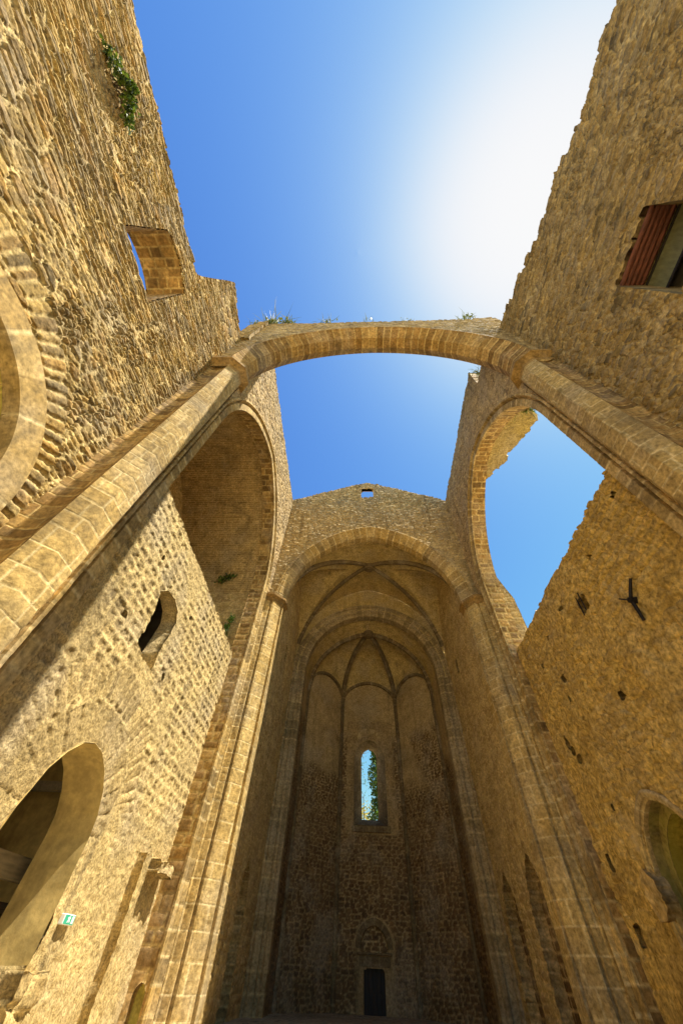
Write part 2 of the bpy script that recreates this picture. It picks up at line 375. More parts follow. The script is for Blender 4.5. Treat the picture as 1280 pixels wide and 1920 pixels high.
M_FLOOR = mat_stone('paving', [(.62, .53, .38), (.57, .48, .34), (.66, .57, .42)], (.3, .25, .18), grain=8, stain=.4, pits=.2, bump=.3)
M_WOODD = mat_plain('dark_door_wood', (.018, .013, .010), .7, noise=.4, scale=5, stretch=(6, 6, .6))
M_WOODR = mat_plain('red_brown_log', (.17, .055, .028), .75, noise=.55, scale=5, stretch=(4, .8, 4), bump=.4)
M_WOODP = mat_plain('pale_beam', (.24, .19, .11), .8, noise=.3, scale=4, stretch=(4, .6, 4), bump=.3)
M_GREENB = mat_plain('olive_board', (.17, .165, .075), .8, noise=.25, scale=3, stretch=(1, 3, 1))
M_STAGE = mat_stone('dark_stage_boards', [(.30, .24, .17), (.26, .205, .145), (.34, .27, .20)], (.14, .11, .08), grain=8, stain=.3, pits=.2, bump=.3)
M_IRON = mat_plain('black_iron', (.022, .017, .016), .6, .6, noise=.5, scale=20, bump=.3)
M_GREEN = mat_plain('sign_green', (.05, .42, .26), .4, noise=.05)
M_WHITE = mat_plain('sign_white', (.82, .84, .82), .4, noise=.04)
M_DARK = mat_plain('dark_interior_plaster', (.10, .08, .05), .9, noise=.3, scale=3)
M_FIG = mat_leaf('fig_leaf', (.02, .05, .006), (.17, .24, .02))
M_GRASS = mat_leaf('dry_grass', (.07, .11, .02), (.26, .25, .06))
M_CYP = mat_leaf('ivy_leaf', (.02, .06, .008), (.12, .22, .02))
M_YEL = mat_leaf('yellow_leaf', (.35, .30, .02), (.55, .45, .03))
M_TWIG = mat_plain('twig', (.10, .07, .04), .9)

# ------------------------------------------------------------------ ground
g = mesh_obj('ground', [(-900, -900, 0), (900, -900, 0), (900, 900, 0), (-900, 900, 0)], [[0, 1, 2, 3]], M_FLOOR, attrs=dict(sid=[.5]*4, mort=[0]*4)); g['kind'] = 'structure'
fl = sheet('church_floor', lin(-7.6, 7.6, .12), lin(-14, 19, .12), flatZ(.4), ashlar(.9, 1.2, .012, .02, 3), .01, M_FLOOR, ref=(0, 0, 50)); fl['kind'] = 'structure'

# ------------------------------------------------------------------ shared curves
TA = Arch(5.2, 15.7, 22.0, 10.6)           # transept arch soffit
TO = Arch(5.70, 15.7, 22.68, 10.6)         # its outer moulding
CA = Arch(5.5, 15.9, 22.3); CO = Arch(6.05, 15.9, 22.95)
NA = Arch(6.2, 18.8, 25.2); NO = Arch(6.75, 18.8, 25.6)
rub1 = rubble(.62, .105, .09, 11, fill=.35, warp=.16, tilt=.9, sharp=.07, flush=.30); rub2 = rubble(.46, .165, .13, 12, fill=.5, warp=.2, tilt=.7, sharp=.07, flush=.5)

# ------------------------------------------------------------------ left nave wall
big1 = rubble(.68, .21, .10, 13, fill=.5, warp=.2, tilt=.5, sharp=.07, flush=.4); big2 = rubble(.22, .12, .12, 14, fill=.9, tilt=.6, sharp=.08)
def patchy(a, b, w):
    f = blend(a, b, w)
    g_ = blend(f, big1, lambda u, v: sm(.63, .67, fbm(u*.42+9, v*.42, 51)))
    return blend(g_, big2, lambda u, v: sm(.69, .73, fbm(u*.5+3, v*.38+4, 53)))
LW = thing('nave_wall', 'sunlit golden rubble wall with a window hole and a big stone arch at its edge', 'wall', (-7.5, 0, .4))
lwin = lambda y, z: -np.minimum.reduce([y+.83, 1.06-y, z-14.5, np.minimum(17.62-z-.16*((y-.1)/.95)**2*1.6, 9)])
LARCH = Arch(2.5, 6.5, 9.0, .5)
def lw_top(y):
    t = 18.85 + .14*(fbm(y*.7, y*0, 4)-.5)*2 + .10*(h01(np.floor(y*3.5+fbm(y, y*0, 6)), 0., 2)-.5)+.10*(fbm(y*5, y*0, 8)-.5)
    rise = sm(.45, 1.15, y)
    return t*(1-rise) + (24.0-.55*sm(1.2, 2.9, y)+.25*(h01(np.floor(y*4), 1., 2)-.5))*rise
def lw_mask(y, z):
    top = lw_top(y)-z
    end = 2.98 + .10*(h01(np.floor(z*4), 2., 8)-.5) - y
    end = np.where(z < 18.2, 9, end)
    return np.minimum.reduce([top, lwin(y, z), LARCH.sdf(y, z), 9+0*y])
def lw_pat(u, v):
    w = sm(10, 13.5, v + 2*(fbm(u*.6, v*.6, 31)-.5)); A = patchy(rub2, rub1, lambda a, b: sm(10, 13.5, b + 2*(fbm(a*.6, b*.6, 31)-.5)))(u, v)
    r = np.hypot(u-.2, v-6.76); th = np.arctan2(v-6.76, u-.2)*3.4
    B = ashlar(.26, 40, .035, .05, 17, wob=.02, vary=.5)(r*.01, th+100*0)
    inr = (r > 3.06+.05*np.sin(th*3)) & (r < 3.72+.1*(fbm(th, r*0, 5)-.5)) & (v > 6.3)
    edge = np.minimum(r-3.06, 3.72-r)
    hB = B[0]*sm(.0, .07, edge); mB = np.maximum(B[2], 1-sm(.0, .04, edge))
    return np.where(inr, .22+hB*.5, A[0]), np.where(inr, B[1], A[1]), np.where(inr, mB, A[2])
sheet('wall_face', lin(-9.5, 3.86, .036), lin(.4, 24.4, .024), wallX(-7.5), lw_pat, .10, M_RUB, LW, lw_mask, thick=1.42, strip=3, rough=.022, rs=10)
sheet('back_face', lin(-9.5, 3.8, .3), lin(.4, 24.2, .3), wallX(-8.92), rub1, .0, M_RUB, LW, lambda y, z: lw_mask(y, z), ref=(-50, 0, 9))
# window reveal: ashlar soffit and jambs a little inside the opening
def loop_path(n=60):
    yy = np.linspace(-.83, 1.06, n); top = 17.62-.256*((yy-.1)/.95)**2
    return np.concatenate([[(-.83, 14.5)], np.stack([yy, top], 1), [(1.06, 14.5)], [(-.8, 14.5)]])
lp = Path(loop_path())
sheet('window_reveal', lin(0, lp.L, .05), lin(-.01, 1.44, .05), lambda u, v: (lambda q: np.stack([-7.5-v, q[..., 0], q[..., 1]], -1))(lp.at(u)),
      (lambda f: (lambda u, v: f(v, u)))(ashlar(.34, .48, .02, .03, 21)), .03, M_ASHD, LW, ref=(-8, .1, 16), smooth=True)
# arch ring of dressed stone, soffit and blocked back of the side arch
LP_ = Path(LARCH.path(.4))
sweep2('arch_ring', LP_, [(.62, 0.0), (.60, .11), (.02, .13), (0, .08), (0, -.25)], frX(-7.5, -1), M_ASH, LW, blk=.75, seed=3, gap=.012)
sheet('arch_soffit', lin(0, LP_.L, .08), lin(.2, 1.3, .08), lambda u, v: (lambda q: np.stack([-7.5-v, q[..., 0], q[..., 1]], -1))(LP_.at(u)),
      (lambda f: (lambda u, v: f(v, u)))(ashlar(.5, .5, .014, .02, 22)), .015, M_YGRN, LW, ref=(-8, .5, 6))
sheet('arch_back', lin(-2.1, 3.1, .08), lin(.4, 9.1, .08), wallX(-8.75), ashlar(.5, .8, .014, .02, 23), .02, M_YGRN, LW)

# ------------------------------------------------------------------ right nave wall
RW = thing('nave_wall', 'shaded rubble wall with stepped broken top and a shuttered window with log lintel', 'wall', (7.5, 0, .4))
rwin = lambda y, z: -np.minimum.reduce([y+.85, 1.10-y, z-12.9, 15.85-z])
def rw_top(y):
    k = np.floor(y*1.7+.6*np.sin(y*2.1)+.4*np.sin(y*5.3)); base = np.interp((k+.5)/1.7, [-9.5, -6.3, -4.2, -2.2, .16, 1.8, 3.1, 3.9], [20.9, 21.4, 21.7, 22.6, 23.2, 24.7, 25.1, 25.2])
    return base + .28*(h01(k, 0., 5)-.5) + .10*(fbm(y*5, y*0, 7)-.5)
sheet('wall_face', lin(-9.5, 3.86, .04), lin(.4, 25.6, .028), wallX(7.5), patchy(rubble(.62, .125, .09, 41, fill=.4, warp=.18, tilt=.8, sharp=.08), rubble(.42, .17, .10, 42, fill=.5, tilt=.7, sharp=.08), lambda u, v: sm(.45, .6, fbm(u*.35, v*.35, 3))), .11, M_RUBR, RW,
      lambda y, z: np.minimum(rw_top(y)-z, rwin(y, z)), thick=1.3, strip=3, rough=.035, rs=9)
sheet('back_face', lin(-9.5, 3.8, .3), lin(.4, 25.2, .3), wallX(8.8), rub1, 0, M_RUBR, RW, lambda y, z: rw_top(y)-z, ref=(50, 0, 9))
fr_ = box('window_frame', (7.62, -.86, 12.88), (8.45, 1.12, 12.96), M_WOODP, RW)
for i in range(5):
    x0 = 7.56+.15*i
    n = 14; t = np.linspace(0, 2*np.pi, n, endpoint=False); ys = np.linspace(-.95, 1.2, 24)
    P = []; ID = []
    for y in ys:
        rr = .073+.008*(h01(round(y*9)*1., i*1., 3)-.5)
        for a in t: P.append((x0+.075+rr*math.cos(a), y, 15.78+rr*math.sin(a)+.01*math.sin(y*3+i)))
    q = [[j*n+k, j*n+(k+1) % n, (j+1)*n+(k+1) % n, (j+1)*n+k] for j in range(len(ys)-1) for k in range(n)]
    o_ = mesh_obj('lintel_log', P, q, M_WOODR, RW); o_.parent = fr_
o_ = box('shutter_board', (8.34, -.9, 14.75), (8.40, 1.14, 15.72), M_GREENB, RW); o_.parent = fr_
o_ = box('shutter_rail', (8.30, -.9, 15.62), (8.42, 1.14, 15.70), M_WOODD, RW); o_.parent = fr_
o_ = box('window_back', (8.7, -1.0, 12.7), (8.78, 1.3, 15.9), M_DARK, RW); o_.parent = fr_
o_ = box('window_sill_bar', (8.28, -.9, 14.66), (8.34, 1.14, 14.75), M_IRON, RW); o_.parent = fr_

# ------------------------------------------------------------------ pilasters carrying the nave arch
def pilaster(sg, label, mat, seed):
    T = thing('wall_pilaster', label, 'pilaster', (sg*6.9, 4.4, .4), 'octagonal pilasters of the nave arch')
    pl = [(-7.56, 3.70), (-7.47, 3.86), (-7.34, 3.96), (-7.15, 4.0), (-6.95, 3.985), (-6.78, 3.93), (-6.65, 3.86), (-6.29, 4.18), (-6.29, 4.67), (-6.55, 4.93), (-6.62, 4.97), (-6.53, 5.03)]
    def plan_pos(part):
        pp, ps = prof([(-sg*x, y) for x, y in part])
        return ps, lambda u, v: np.stack([np.interp(u, ps, pp[:, 0]), np.interp(u, ps, pp[:, 1]), v], -1)
    ps, pos = plan_pos(pl[:7])
    sheet('cove', corners(list(ps), .04), lin(.4, 18.25, .03), pos, ashlar(.30, .9, .014, .02, seed+7, wob=.03, vary=.6), .012, M_ASHD, T, rough=.010, smooth=False, ref=(0, 3, 9))
    ps, pos = plan_pos(pl[6:])
    sheet('shaft', corners(list(ps), .035), lin(.4, 18.25, .03), pos, ashlar(.42, .62, .015, .02, seed, wob=.012), .008, mat, T, rough=.010, smooth=False, ref=(0, 3.5, 9))
    # capital: moulded slab following the half octagon
    hs = [(0.0, 18.1), (.03, 18.16), (.03, 18.24), (.0, 18.28), (.02, 18.34), (.2, 18.48), (.28, 18.51), (.28, 18.70), (.2, 18.80), (-.3, 18.80)]
    oc = np.array([(-7.5, 3.86), (-6.65, 3.86), (-6.29, 4.18), (-6.29, 4.67), (-6.62, 5.0), (-6.5, 5.0)])[:5]
    P = []; 
    cx = np.array((-6.9, 4.43))
    nrmv = np.array([(0, -1), (.41, -1), (1, -.41), (1, .41), (.41, 1)])
    for o_, z in hs:
        for k in range(5):
            q = oc[k]+nrmv[k]*o_; P.append((-sg*q[0] if sg > 0 else q[0], q[1], z))
    q = [[j*5+k, j*5+k+1, (j+1)*5+k+1, (j+1)*5+k] for j in range(len(hs)-1) for k in range(4)]
    mesh_obj('capital', P, q, M_ASHD, T, dict(sid=[.4]*len(P), mort=[0]*len(P)), smooth=False)
    return T
pilaster(-1, 'sunlit octagonal pilaster crossing the left side below the great arch', M_PIER, 51)
pilaster(1, 'shaded octagonal pilaster with dark stained side crossing the right side below the great arch', M_PIER, 52)

# ------------------------------------------------------------------ great nave arch
DA = thing('diaphragm_arch', 'great stone arch spanning the open nave against the blue sky', 'arch', (0, 4.4, 18.8))
NP_ = Path(NA.path())
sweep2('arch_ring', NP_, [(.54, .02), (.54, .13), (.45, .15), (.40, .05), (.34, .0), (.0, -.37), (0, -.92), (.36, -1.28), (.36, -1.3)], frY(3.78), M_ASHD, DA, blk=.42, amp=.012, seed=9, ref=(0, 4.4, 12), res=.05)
nspan = lambda x, z: np.minimum(NA.sdf(x, z)-.40, 28.55+.35*sm(3.5, 7.5, -x)+.10*(fbm(x*2.2, x*0, 3)-.5)*2+.06*(h01(np.floor(x*5), 0., 4)-.5)-z + .45*sm(6.7, 6.9, x))
sheet('spandrel_front', lin(-8.3, 8.3, .05), lin(18.6, 29.6, .05), wallY(3.80), rubble(.5, .16, .09, 61, fill=.4), .06, M_RUBR, DA, nspan, thick=1.24, ref=(0, -20, 20), strip=2)
sheet('spandrel_back', lin(-8.3, 8.3, .14), lin(18.6, 29.6, .14), wallY(5.02), rubble(.5, .16, .09, 62), .04, M_RUBR, DA, nspan, ref=(0, 60, 20))
sheet('coping_stub', lin(-7.55, -6.7, .05), lin(23.2, 28.5, .05), wallY(3.62), rubble(.4, .18, .09, 63), .08, M_RUB, DA, lambda x, z: np.minimum(28.4+.5*h01(np.floor(x*3), 0., 3)-z, (-7.15+.25*fbm(z*1.3, z*0, 3)-x)), thick=.3, ref=(0, -20, 20))

# ------------------------------------------------------------------ crossing walls with transept arches
NIC = Arch(.17, 1.5, 1.75, .28)
def crossing(sg, label, mat, seed):
    X = sg*6.5; ref = (0, 10, 9)
    T = thing('crossing_wall', label, 'wall', (X, 11, .4))
    def top(y): return 26.35+.14*(fbm(y*1.4, y*0, seed)-.5)*2+.10*(h01(np.floor(y*3.3), 0., seed)-.5)
    def mask(y, z):
        d = np.minimum(TO.sdf(y, z)+.06, top(y)-z)
        if sg > 0: d = np.minimum(d, y-6.6-.1*fbm(z*2, z*0, 3)+9*(z < 24.2))
        return d
    sheet('wall_face', lin(4.9, 17.15, .05), lin(.4, 26.8, .05), wallX(X), rubble(.42, .17, .09, seed, fill=.5), .06, mat, T, mask, thick=1.0, strip=2, ref=ref, rough=.015)
    tp = Path(TA.path(.4))
    f = frX(X, sg)
    far = tp.L
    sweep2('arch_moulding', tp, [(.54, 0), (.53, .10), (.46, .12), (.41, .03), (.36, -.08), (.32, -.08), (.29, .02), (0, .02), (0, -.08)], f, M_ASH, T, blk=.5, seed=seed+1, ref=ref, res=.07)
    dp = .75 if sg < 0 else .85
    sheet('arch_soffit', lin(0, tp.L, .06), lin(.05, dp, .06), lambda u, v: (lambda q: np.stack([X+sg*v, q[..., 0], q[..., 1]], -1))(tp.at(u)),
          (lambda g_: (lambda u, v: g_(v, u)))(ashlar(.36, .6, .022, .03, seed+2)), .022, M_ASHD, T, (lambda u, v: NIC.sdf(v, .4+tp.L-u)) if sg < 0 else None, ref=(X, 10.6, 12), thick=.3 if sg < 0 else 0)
    if sg < 0: box('niche_back', (-7.1, 16.06, .5), (-6.55, 16.12, 2.2), M_YGRN, T)
    sheet('arch_rear_edge', lin(0, tp.L, .1), lin(0, .4, .1), lambda u, v: (lambda q: np.stack([np.full(u.shape, X+sg*dp), q[..., 0], q[..., 1]], -1))(tp.at(u)+tp.nrm(u)*v[..., None]),
          ashlar(.36, .6, .012, .02, seed+2), .01, M_ASHD, T, ref=(sg*40, 10.6, 12))
    return T
crossing(-1, 'sunlit rubble crossing wall on the left pierced by the tall vaulted transept arch', M_XW, 71)
crossing(1, 'shaded rubble crossing wall on the right pierced by the roofless transept arch', M_XW, 75)

# transept vault on the left (complete) and its broken twin on the right
VB = Arch(5.42, 15.7, 22.3, 10.6); vp = Path(VB.path(11.0))
TV = thing('transept_vault', 'brown brick barrel vault seen through the left transept arch', 'vault', (-9.5, 10.6, 11))
vpos = lambda sg: (lambda u, v: (lambda q: np.stack([sg*v, q[..., 0], q[..., 1]], -1))(vp.at(u)))
sheet('vault_shell', lin(0, vp.L, .04), lin(7.24, 13.0, .07), vpos(-1), (lambda g_: (lambda u, v: g_(v, u)))(ashlar(.15, .42, .022, .03, 81, wob=.02)), .03, M_BRK, TV, ref=(-9, 10.6, 12), rough=.012)
sheet('end_wall', lin(5.0, 16.2, .1), lin(11.0, 22.6, .1), wallX(-12.9), rubble(.5, .2, .1, 82), .04, M_BRK, TV)
sheet('far_side_wall', lin(-13, -7.2, .06), lin(10.9, 15.4, .06), wallY(16.0), rubble(.55, .22, .09, 83), .05, M_CHAN, TV, ref=(-9, 10, 12))
VR = thing('broken_vault', 'ragged remnant of brick vault clinging behind the right transept arch', 'vault', (8, 9, 19))
def vr_mask(u, v):
    q = vp.at(u); y = q[..., 0]; z = q[..., 1]
    w = np.interp(y, [5.0, 6.3, 6.64, 7.75, 9.24, 10.92, 12.03, 12.3, 12.7], [7.3, 7.5, 7.85, 9.1, 9.0, 8.6, 7.6, 7.25, 6.9])
    w = w + .22*(h01(np.floor(u*3.5), 0., 5)-.5) + .25*(fbm(u*2, u*0, 6)-.5)
    return np.where(z < 15, -1, w-v)
sheet('vault_shell', lin(0, vp.L, .05), lin(7.3, 9.6, .05), vpos(1), (lambda g_: (lambda u, v: g_(v, u)))(rubble(.36, .14, .10, 84, warp=.2, fill=.5)), .035, M_BRKO, VR, vr_mask, thick=.35, ref=(8, 10.6, 12), strip=2)
TJ = thing('transept_jamb', 'sunlit ashlar end of the broken transept wall on the right', 'wall', (7.5, 15.9, .4))
sheet('jamb_face', lin(7.25, 7.86, .05), lin(.4, 17.2, .05), wallY(15.8), ashlar(.34, .6, .012, .02, 86), .02, M_ASH, TJ, lambda x, z: np.minimum(17.1-z-(x-7.25)*3.4+.12*(h01(np.floor(z*3), 0., 4)-.5), 7.84-x+.03*(h01(np.floor(z*2.5), 0., 6)-.5)), thick=.5, ref=(7, 8, 9))

# ------------------------------------------------------------------ infill walls under the transept arches
IL = thing('infill_wall', 'sunlit wall of pitted blocks with a small ragged window and a round-headed passage', 'wall', (-7.1, 10.6, .4))
poly_win = np.array([(8.40, 9.15), (8.75, 9.45), (9.3, 9.55), (9.75, 9.4), (10.0, 9.1), (9.95, 8.5), (9.85, 7.9), (9.9, 7.35), (9.3, 7.4), (8.65, 7.5), (8.7, 8.1), (8.6, 8.6)])
def poly_sdf(poly):            # >0 outside
    def f(x, y):
        d = np.full(x.shape, 1e9); s = np.ones(x.shape); n = len(poly)
        for i in range(n):
            a = poly[i]; b = poly[(i+1) % n]; ex, ey = b-a; wx, wy = x-a[0], y-a[1]
            t = np.clip((wx*ex+wy*ey)/(ex*ex+ey*ey), 0, 1); d = np.minimum(d, np.hypot(wx-ex*t, wy-ey*t))
            c1 = y >= a[1]; c2 = y < b[1]; c3 = ex*wy > ey*wx
            fl_ = (c1 & c2 & c3) | (~c1 & ~c2 & ~c3); s = np.where(fl_, -s, s)
        return d*s
    return f
wsdf = poly_sdf(poly_win)
parch = poly_sdf(np.array([(7.75, .3), (7.8, 3.0), (7.9, 3.7), (8.12, 4.35), (8.4, 4.75), (8.75, 5.03), (9.15, 5.15), (9.58, 5.10), (10.0, 4.88), (10.36, 4.54), (10.6, 4.15), (10.68, 3.75), (10.66, 3.3), (10.63, 2.72), (10.74, 2.45), (10.55, 1.9), (10.4, .3)]))
holesL = [(7.59, 7.66, .12, .10), (7.66, 9.89, .07, .12), (10.75, 9.85, .06, .08), (10.7, 7.58, .08, .13), (12.41, 9.45, .04, .15)]
def holes_sdf(H):
    def f(u, v):
        d = np.full(u.shape, 9.)
        for y, z, a, b in H: d = np.minimum(d, (np.hypot((u-y)/a, (v-z)/b)-1)*min(a, b)+.02*(fbm(u*9, v*9, 3)-.5))
        return d
    return f
hl = holes_sdf(holesL)
def il_mask(y, z):
    rag = .06*(fbm(y*4, z*4, 12)-.5)
    top = 11.5+.10*(h01(np.floor(y*2.6), 0., 5)-.5)+.08*(fbm(y*3, y*0, 8)-.5)-z
    return np.minimum.reduce([top, wsdf(y, z)+rag, parch(y, z), hl(y, z)])
boss = ashlar(.32, .42, .055, .05, 91, wob=.045, vary=.3); rough_r = lambda u, v: (.3+.8*fbm(u*2.2, v*2.6, 92, 4)+.25*sm(.4, .7, fbm(u*8, v*8, 93, 3)), fbm(u*1.3, v*2, 94), .35+.4*sm(.4, .6, fbm(u*3, v*3, 95)))
def il_pat(u, v):
    h, i, mo = boss(u, v); pit = sm(.35, .65, fbm(u*14, v*14, 5, 3))
    h = (.9-.55*h*(.4+.9*pit))           # stones weathered back behind raised joints
    c = rough_r(u, v); w = np.clip(1-sm(3.4, 5.6, v+1.6*(fbm(u*.8, v*.8, 6)-.5)), 0, 1)
    w = np.maximum(w, sm(.62, .75, fbm(u*.45+3, v*.45, 9))*.8)
    h = h*(1-w)+(.35+.55*c[0])*w; i2 = np.where(w > .5, c[1], i); m2 = mo*(1-w)+.6*w
    r = np.hypot(u-9.25, v-3.75); th = np.arctan2(v-3.75, u-9.25)
    R1 = ashlar(.55, 40, .03, .03, 93, vary=.4)(r*.01, th*2.1); k1 = (r < 2.15) & (v > 3.75) & (u < 11.1)
    R2 = ashlar(.27, 40, .02, .03, 94, vary=.4)(r*.01, th*2.7); k2 = (r > 2.28) & (r < 3.02+.1*np.sin(th*9)) & (v > 4.4)
    h = np.where(k1, .38+.45*R1[0], np.where(k2, .45+.4*R2[0], h)); i2 = np.where(k1, .35+.3*R1[1], np.where(k2, R2[1], i2)); m2 = np.where(k1, np.maximum(R1[2]*.2, .25), np.where(k2, R2[2], m2))
    return h, i2, m2
sheet('wall_face', lin(5.2, 15.85, .035), lin(.4, 11.9, .035), wallX(-7.16), il_pat, .05, M_BOSS, IL, il_mask, thick=.5, strip=3, rough=.026, rs=9)
sheet('back_face', lin(5.2, 15.85, .2), lin(.4, 11.7, .2), wallX(-7.64), rub1, 0, M_BOSS, IL, lambda y, z: np.minimum.reduce([11.45-z, wsdf(y, z), parch(y, z)]), ref=(-50, 10, 5))
# smooth plastered soffit of the passage
pa = Path(np.array([(10.45, .4), (10.63, 2.6), (10.65, 3.3), (10.67, 3.75), (10.6, 4.15), (10.36, 4.54), (10.0, 4.88), (9.58, 5.10), (9.15, 5.15), (8.75, 5.03), (8.4, 4.75), (8.12, 4.35), (7.9, 3.7), (7.8, 3.0), (7.75, .4)]))
sheet('passage_soffit', lin(0, pa.L, .05), lin(.0, 1.05, .06), lambda u, v: (lambda q: np.stack([-7.1-v, q[..., 0]-.012, q[..., 1]-.012], -1))(pa.at(u)), (lambda u, v: (u*0+.5, fbm(u, v, 3), u*0)), .004, M_PALEPL, IL, ref=(-7.6, 9.2, 3), rough=.012, rs=2)
# raised stone strip, shelf stone and shadowed slot near the far pier
sheet('stone_strip', lin(13.45, 13.95, .04), lin(.5, 4.1, .04), wallX(-6.93), rough_r, .06, M_BOSS, IL, lambda y, z: np.minimum.reduce([y-13.45-.12*fbm(z*2.2, z*0, 3), 13.8+.16*fbm(z*2.6, z*0, 4)-y, 4.05-.2*fbm(y*4, y*0, 4)-z]), thick=.25, rough=.03)
sheet('shelf_stone', lin(14.25, 15.7, .04), lin(3.62, 4.1, .04), wallX(-6.84), rough_r, .10, M_BOSS, IL, lambda y, z: np.minimum.reduce([y-14.3-.25*fbm(z*5, y*2, 3), 15.65-.3*fbm(z*6, y, 4)-y, z-3.64-.12*fbm(y*4, z, 5), 4.08-.3*fbm(y*2.5, z, 6)-z]), thick=.35, rough=.06, strip=2)
sheet('low_rough_blocks', lin(10.2, 11.4, .05), lin(.4, 1.9, .05), wallX(-6.95), rubble(.7, .5, .1, 95), .10, M_BOSS, IL, lambda y, z: np.minimum(11.0+.25*fbm(z*2, z*0, 3)-y, 1.85-z+.1*fbm(y*3, y*0, 4)), thick=.3, rough=.05)
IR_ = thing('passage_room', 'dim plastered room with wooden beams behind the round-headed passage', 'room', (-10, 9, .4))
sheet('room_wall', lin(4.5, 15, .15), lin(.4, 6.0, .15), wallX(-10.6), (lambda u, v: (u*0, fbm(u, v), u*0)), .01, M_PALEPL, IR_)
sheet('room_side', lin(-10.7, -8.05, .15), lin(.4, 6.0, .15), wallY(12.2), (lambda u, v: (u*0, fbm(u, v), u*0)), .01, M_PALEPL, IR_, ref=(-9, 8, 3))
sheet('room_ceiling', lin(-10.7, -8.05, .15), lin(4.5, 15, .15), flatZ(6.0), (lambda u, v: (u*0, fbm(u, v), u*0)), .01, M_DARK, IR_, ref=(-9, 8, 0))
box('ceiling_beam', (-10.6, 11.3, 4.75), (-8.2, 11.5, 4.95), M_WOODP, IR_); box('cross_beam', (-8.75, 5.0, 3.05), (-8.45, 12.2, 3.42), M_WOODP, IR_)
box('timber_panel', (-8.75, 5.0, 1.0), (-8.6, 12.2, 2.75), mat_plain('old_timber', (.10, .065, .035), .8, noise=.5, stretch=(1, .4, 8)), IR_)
UF = thing('added_dark_box', 'unseen dark box added behind the small ragged window to keep it black', 'room', (-9.5, 9, 6))  # unseen box, added so the ragged window opening stays black
box('dark_box_back', (-10.1, 5, 6.1), (-10, 15.8, 11.2), M_DARK, UF); box('dark_box_roof', (-10.1, 5, 11.1), (-8.15, 15.8, 11.2), M_DARK, UF); box('dark_box_end', (-10, 12.1, 6.1), (-8.15, 12.2, 11.1), M_DARK, UF)

IRW = thing('infill_wall', 'shaded wall of crumbling ochre render with beam holes and a pointed window', 'wall', (6.85, 10, .4))
KI = .9118                                  # wall-face units of this wall (u along the nave, v up) to metres
IX = lambda x: (lambda u, v: np.stack([np.full(u.shape, float(x)), u*KI, 2.08+(v-2.08)*KI], -1))
IP = lambda x, y, z: (x, y*KI, 2.08+(z-2.08)*KI)
VB0 = .25
pw = Arch(1.42, 3.7, 5.5, 13.08); pwi = Arch(1.20, 3.7, 5.18, 13.08)
holesR = [(14.37, 9.77, .13, .16), (14.57, 9.06, .10, .14), (11.67, 7.81, .17, .15), (16.21, 8.07, .14, .26), (16.0, 7.7, .16, .16), (15.78, 7.36, .19, .15), (15.06, 5.74, .07, .1), (14.07, 5.82, .06, .1), (6.71, 11.99, .13, .13), (9.24, 11.62, .14, .12), (12.15, 11.56, .12, .1), (14.02, 11.44, .08, .14), (12.9, 11.1, .05, .07), (8.6, 7.4, .06, .06), (14.3, 8.2, .07, .08), (10.2, 9.2, .04, .05), (12.3, 9.6, .05, .05), (9.9, 7.0, .06, .05), (13.3, 7.2, .05, .06), (11.2, 6.4, .05, .05), (15.5, 10.9, .06, .16)]
hr = holes_sdf(holesR)
def sq(y, z, a, b): return lambda u, v: np.maximum(np.abs(u-y)-a, np.abs(v-z)-b)
s1, s2, s3 = sq(16.69, 4.66, .13, .22), sq(16.75, 3.11, .17, .24), sq(10.85, 10.8, .26, .27)
def ir_mask(y, z):
    top = 12.8+.07*(h01(np.floor(y*2.8), 0., 15)-.5)+.06*(fbm(y*5, y*0, 8)-.5)-z
    return np.minimum.reduce([top, pw.sdf(y, z), hr(y, z), s1(y, z), s2(y, z), s3(y, z)])
rr1 = rubble(.55, .30, .10, 101, fill=.3, sharp=.08); bigash = ashlar(.62, 1.2, .02, .03, 107); blk1 = ashlar(.30, .46, .03, .03, 108, wob=.05)
crk = lambda u, v: np.exp(-((v-(11.9-(u-8.9)*.55)-.25*(fbm(u*2, v*2, 9)-.5))/.03)**2)*sm(8.6, 8.9, u)*sm(11.0, 10.6, u)
def ir_pat(u, v):
    c = rr1(u, v); w = np.clip(.22+sm(.45, .62, fbm(u*.5+2, v*.5, 14)), 0, 1)
    n = fbm(u*2.0, v*2.0, 33, 4); n2 = sm(.42, .58, fbm(u*3.6, v*3.6, 34, 3))
    pl = .25+.9*n+.3*n2; lip = sm(.56, .60, fbm(u*.8, v*.8, 35))*.5
    hh, ii, mm = pl*(1-w*.75)+c[0]*w*.75+lip, np.where(w > .4, c[1], np.clip(n*1.6-.3, 0, 1)), np.clip(c[2]*w, 0, 1)
    A = blk1(u, v); wa = sm(.45, .55, fbm(u*.6, v*.6, 19)*.5+.5*sm(9.4, 10.6, v)*sm(10.6, 9.0, u)+.12); k = wa > .5
    hh, ii, mm = hh*(1-wa)+A[0]*wa, np.where(k, A[1], ii), mm*(1-wa)+A[2]*wa
    B = bigash(u, v); wb = sm(3.6, 2.6, v+.8*(fbm(u*.8, v*.8, 4)-.5)); k = wb > .5
    return hh*(1-wb)+(.5+.35*B[0])*wb-1.2*crk(u, v), np.where(k, B[1], ii), mm*(1-wb)+B[2]*wb
sheet('wall_face', lin(5.6, 17.33, .04), lin(.25, 13.1, .04), IX(6.90), ir_pat, .10, M_PLAS, IRW, ir_mask, thick=.5, strip=2, rough=.03, rs=5)
sheet('back_face', lin(5.6, 17.33, .2), lin(.25, 12.7, .2), IX(7.42), rub1, 0, M_PLAS, IRW, lambda y, z: np.minimum(12.7-z, pw.sdf(y, z)), ref=(-50, 10, 5))
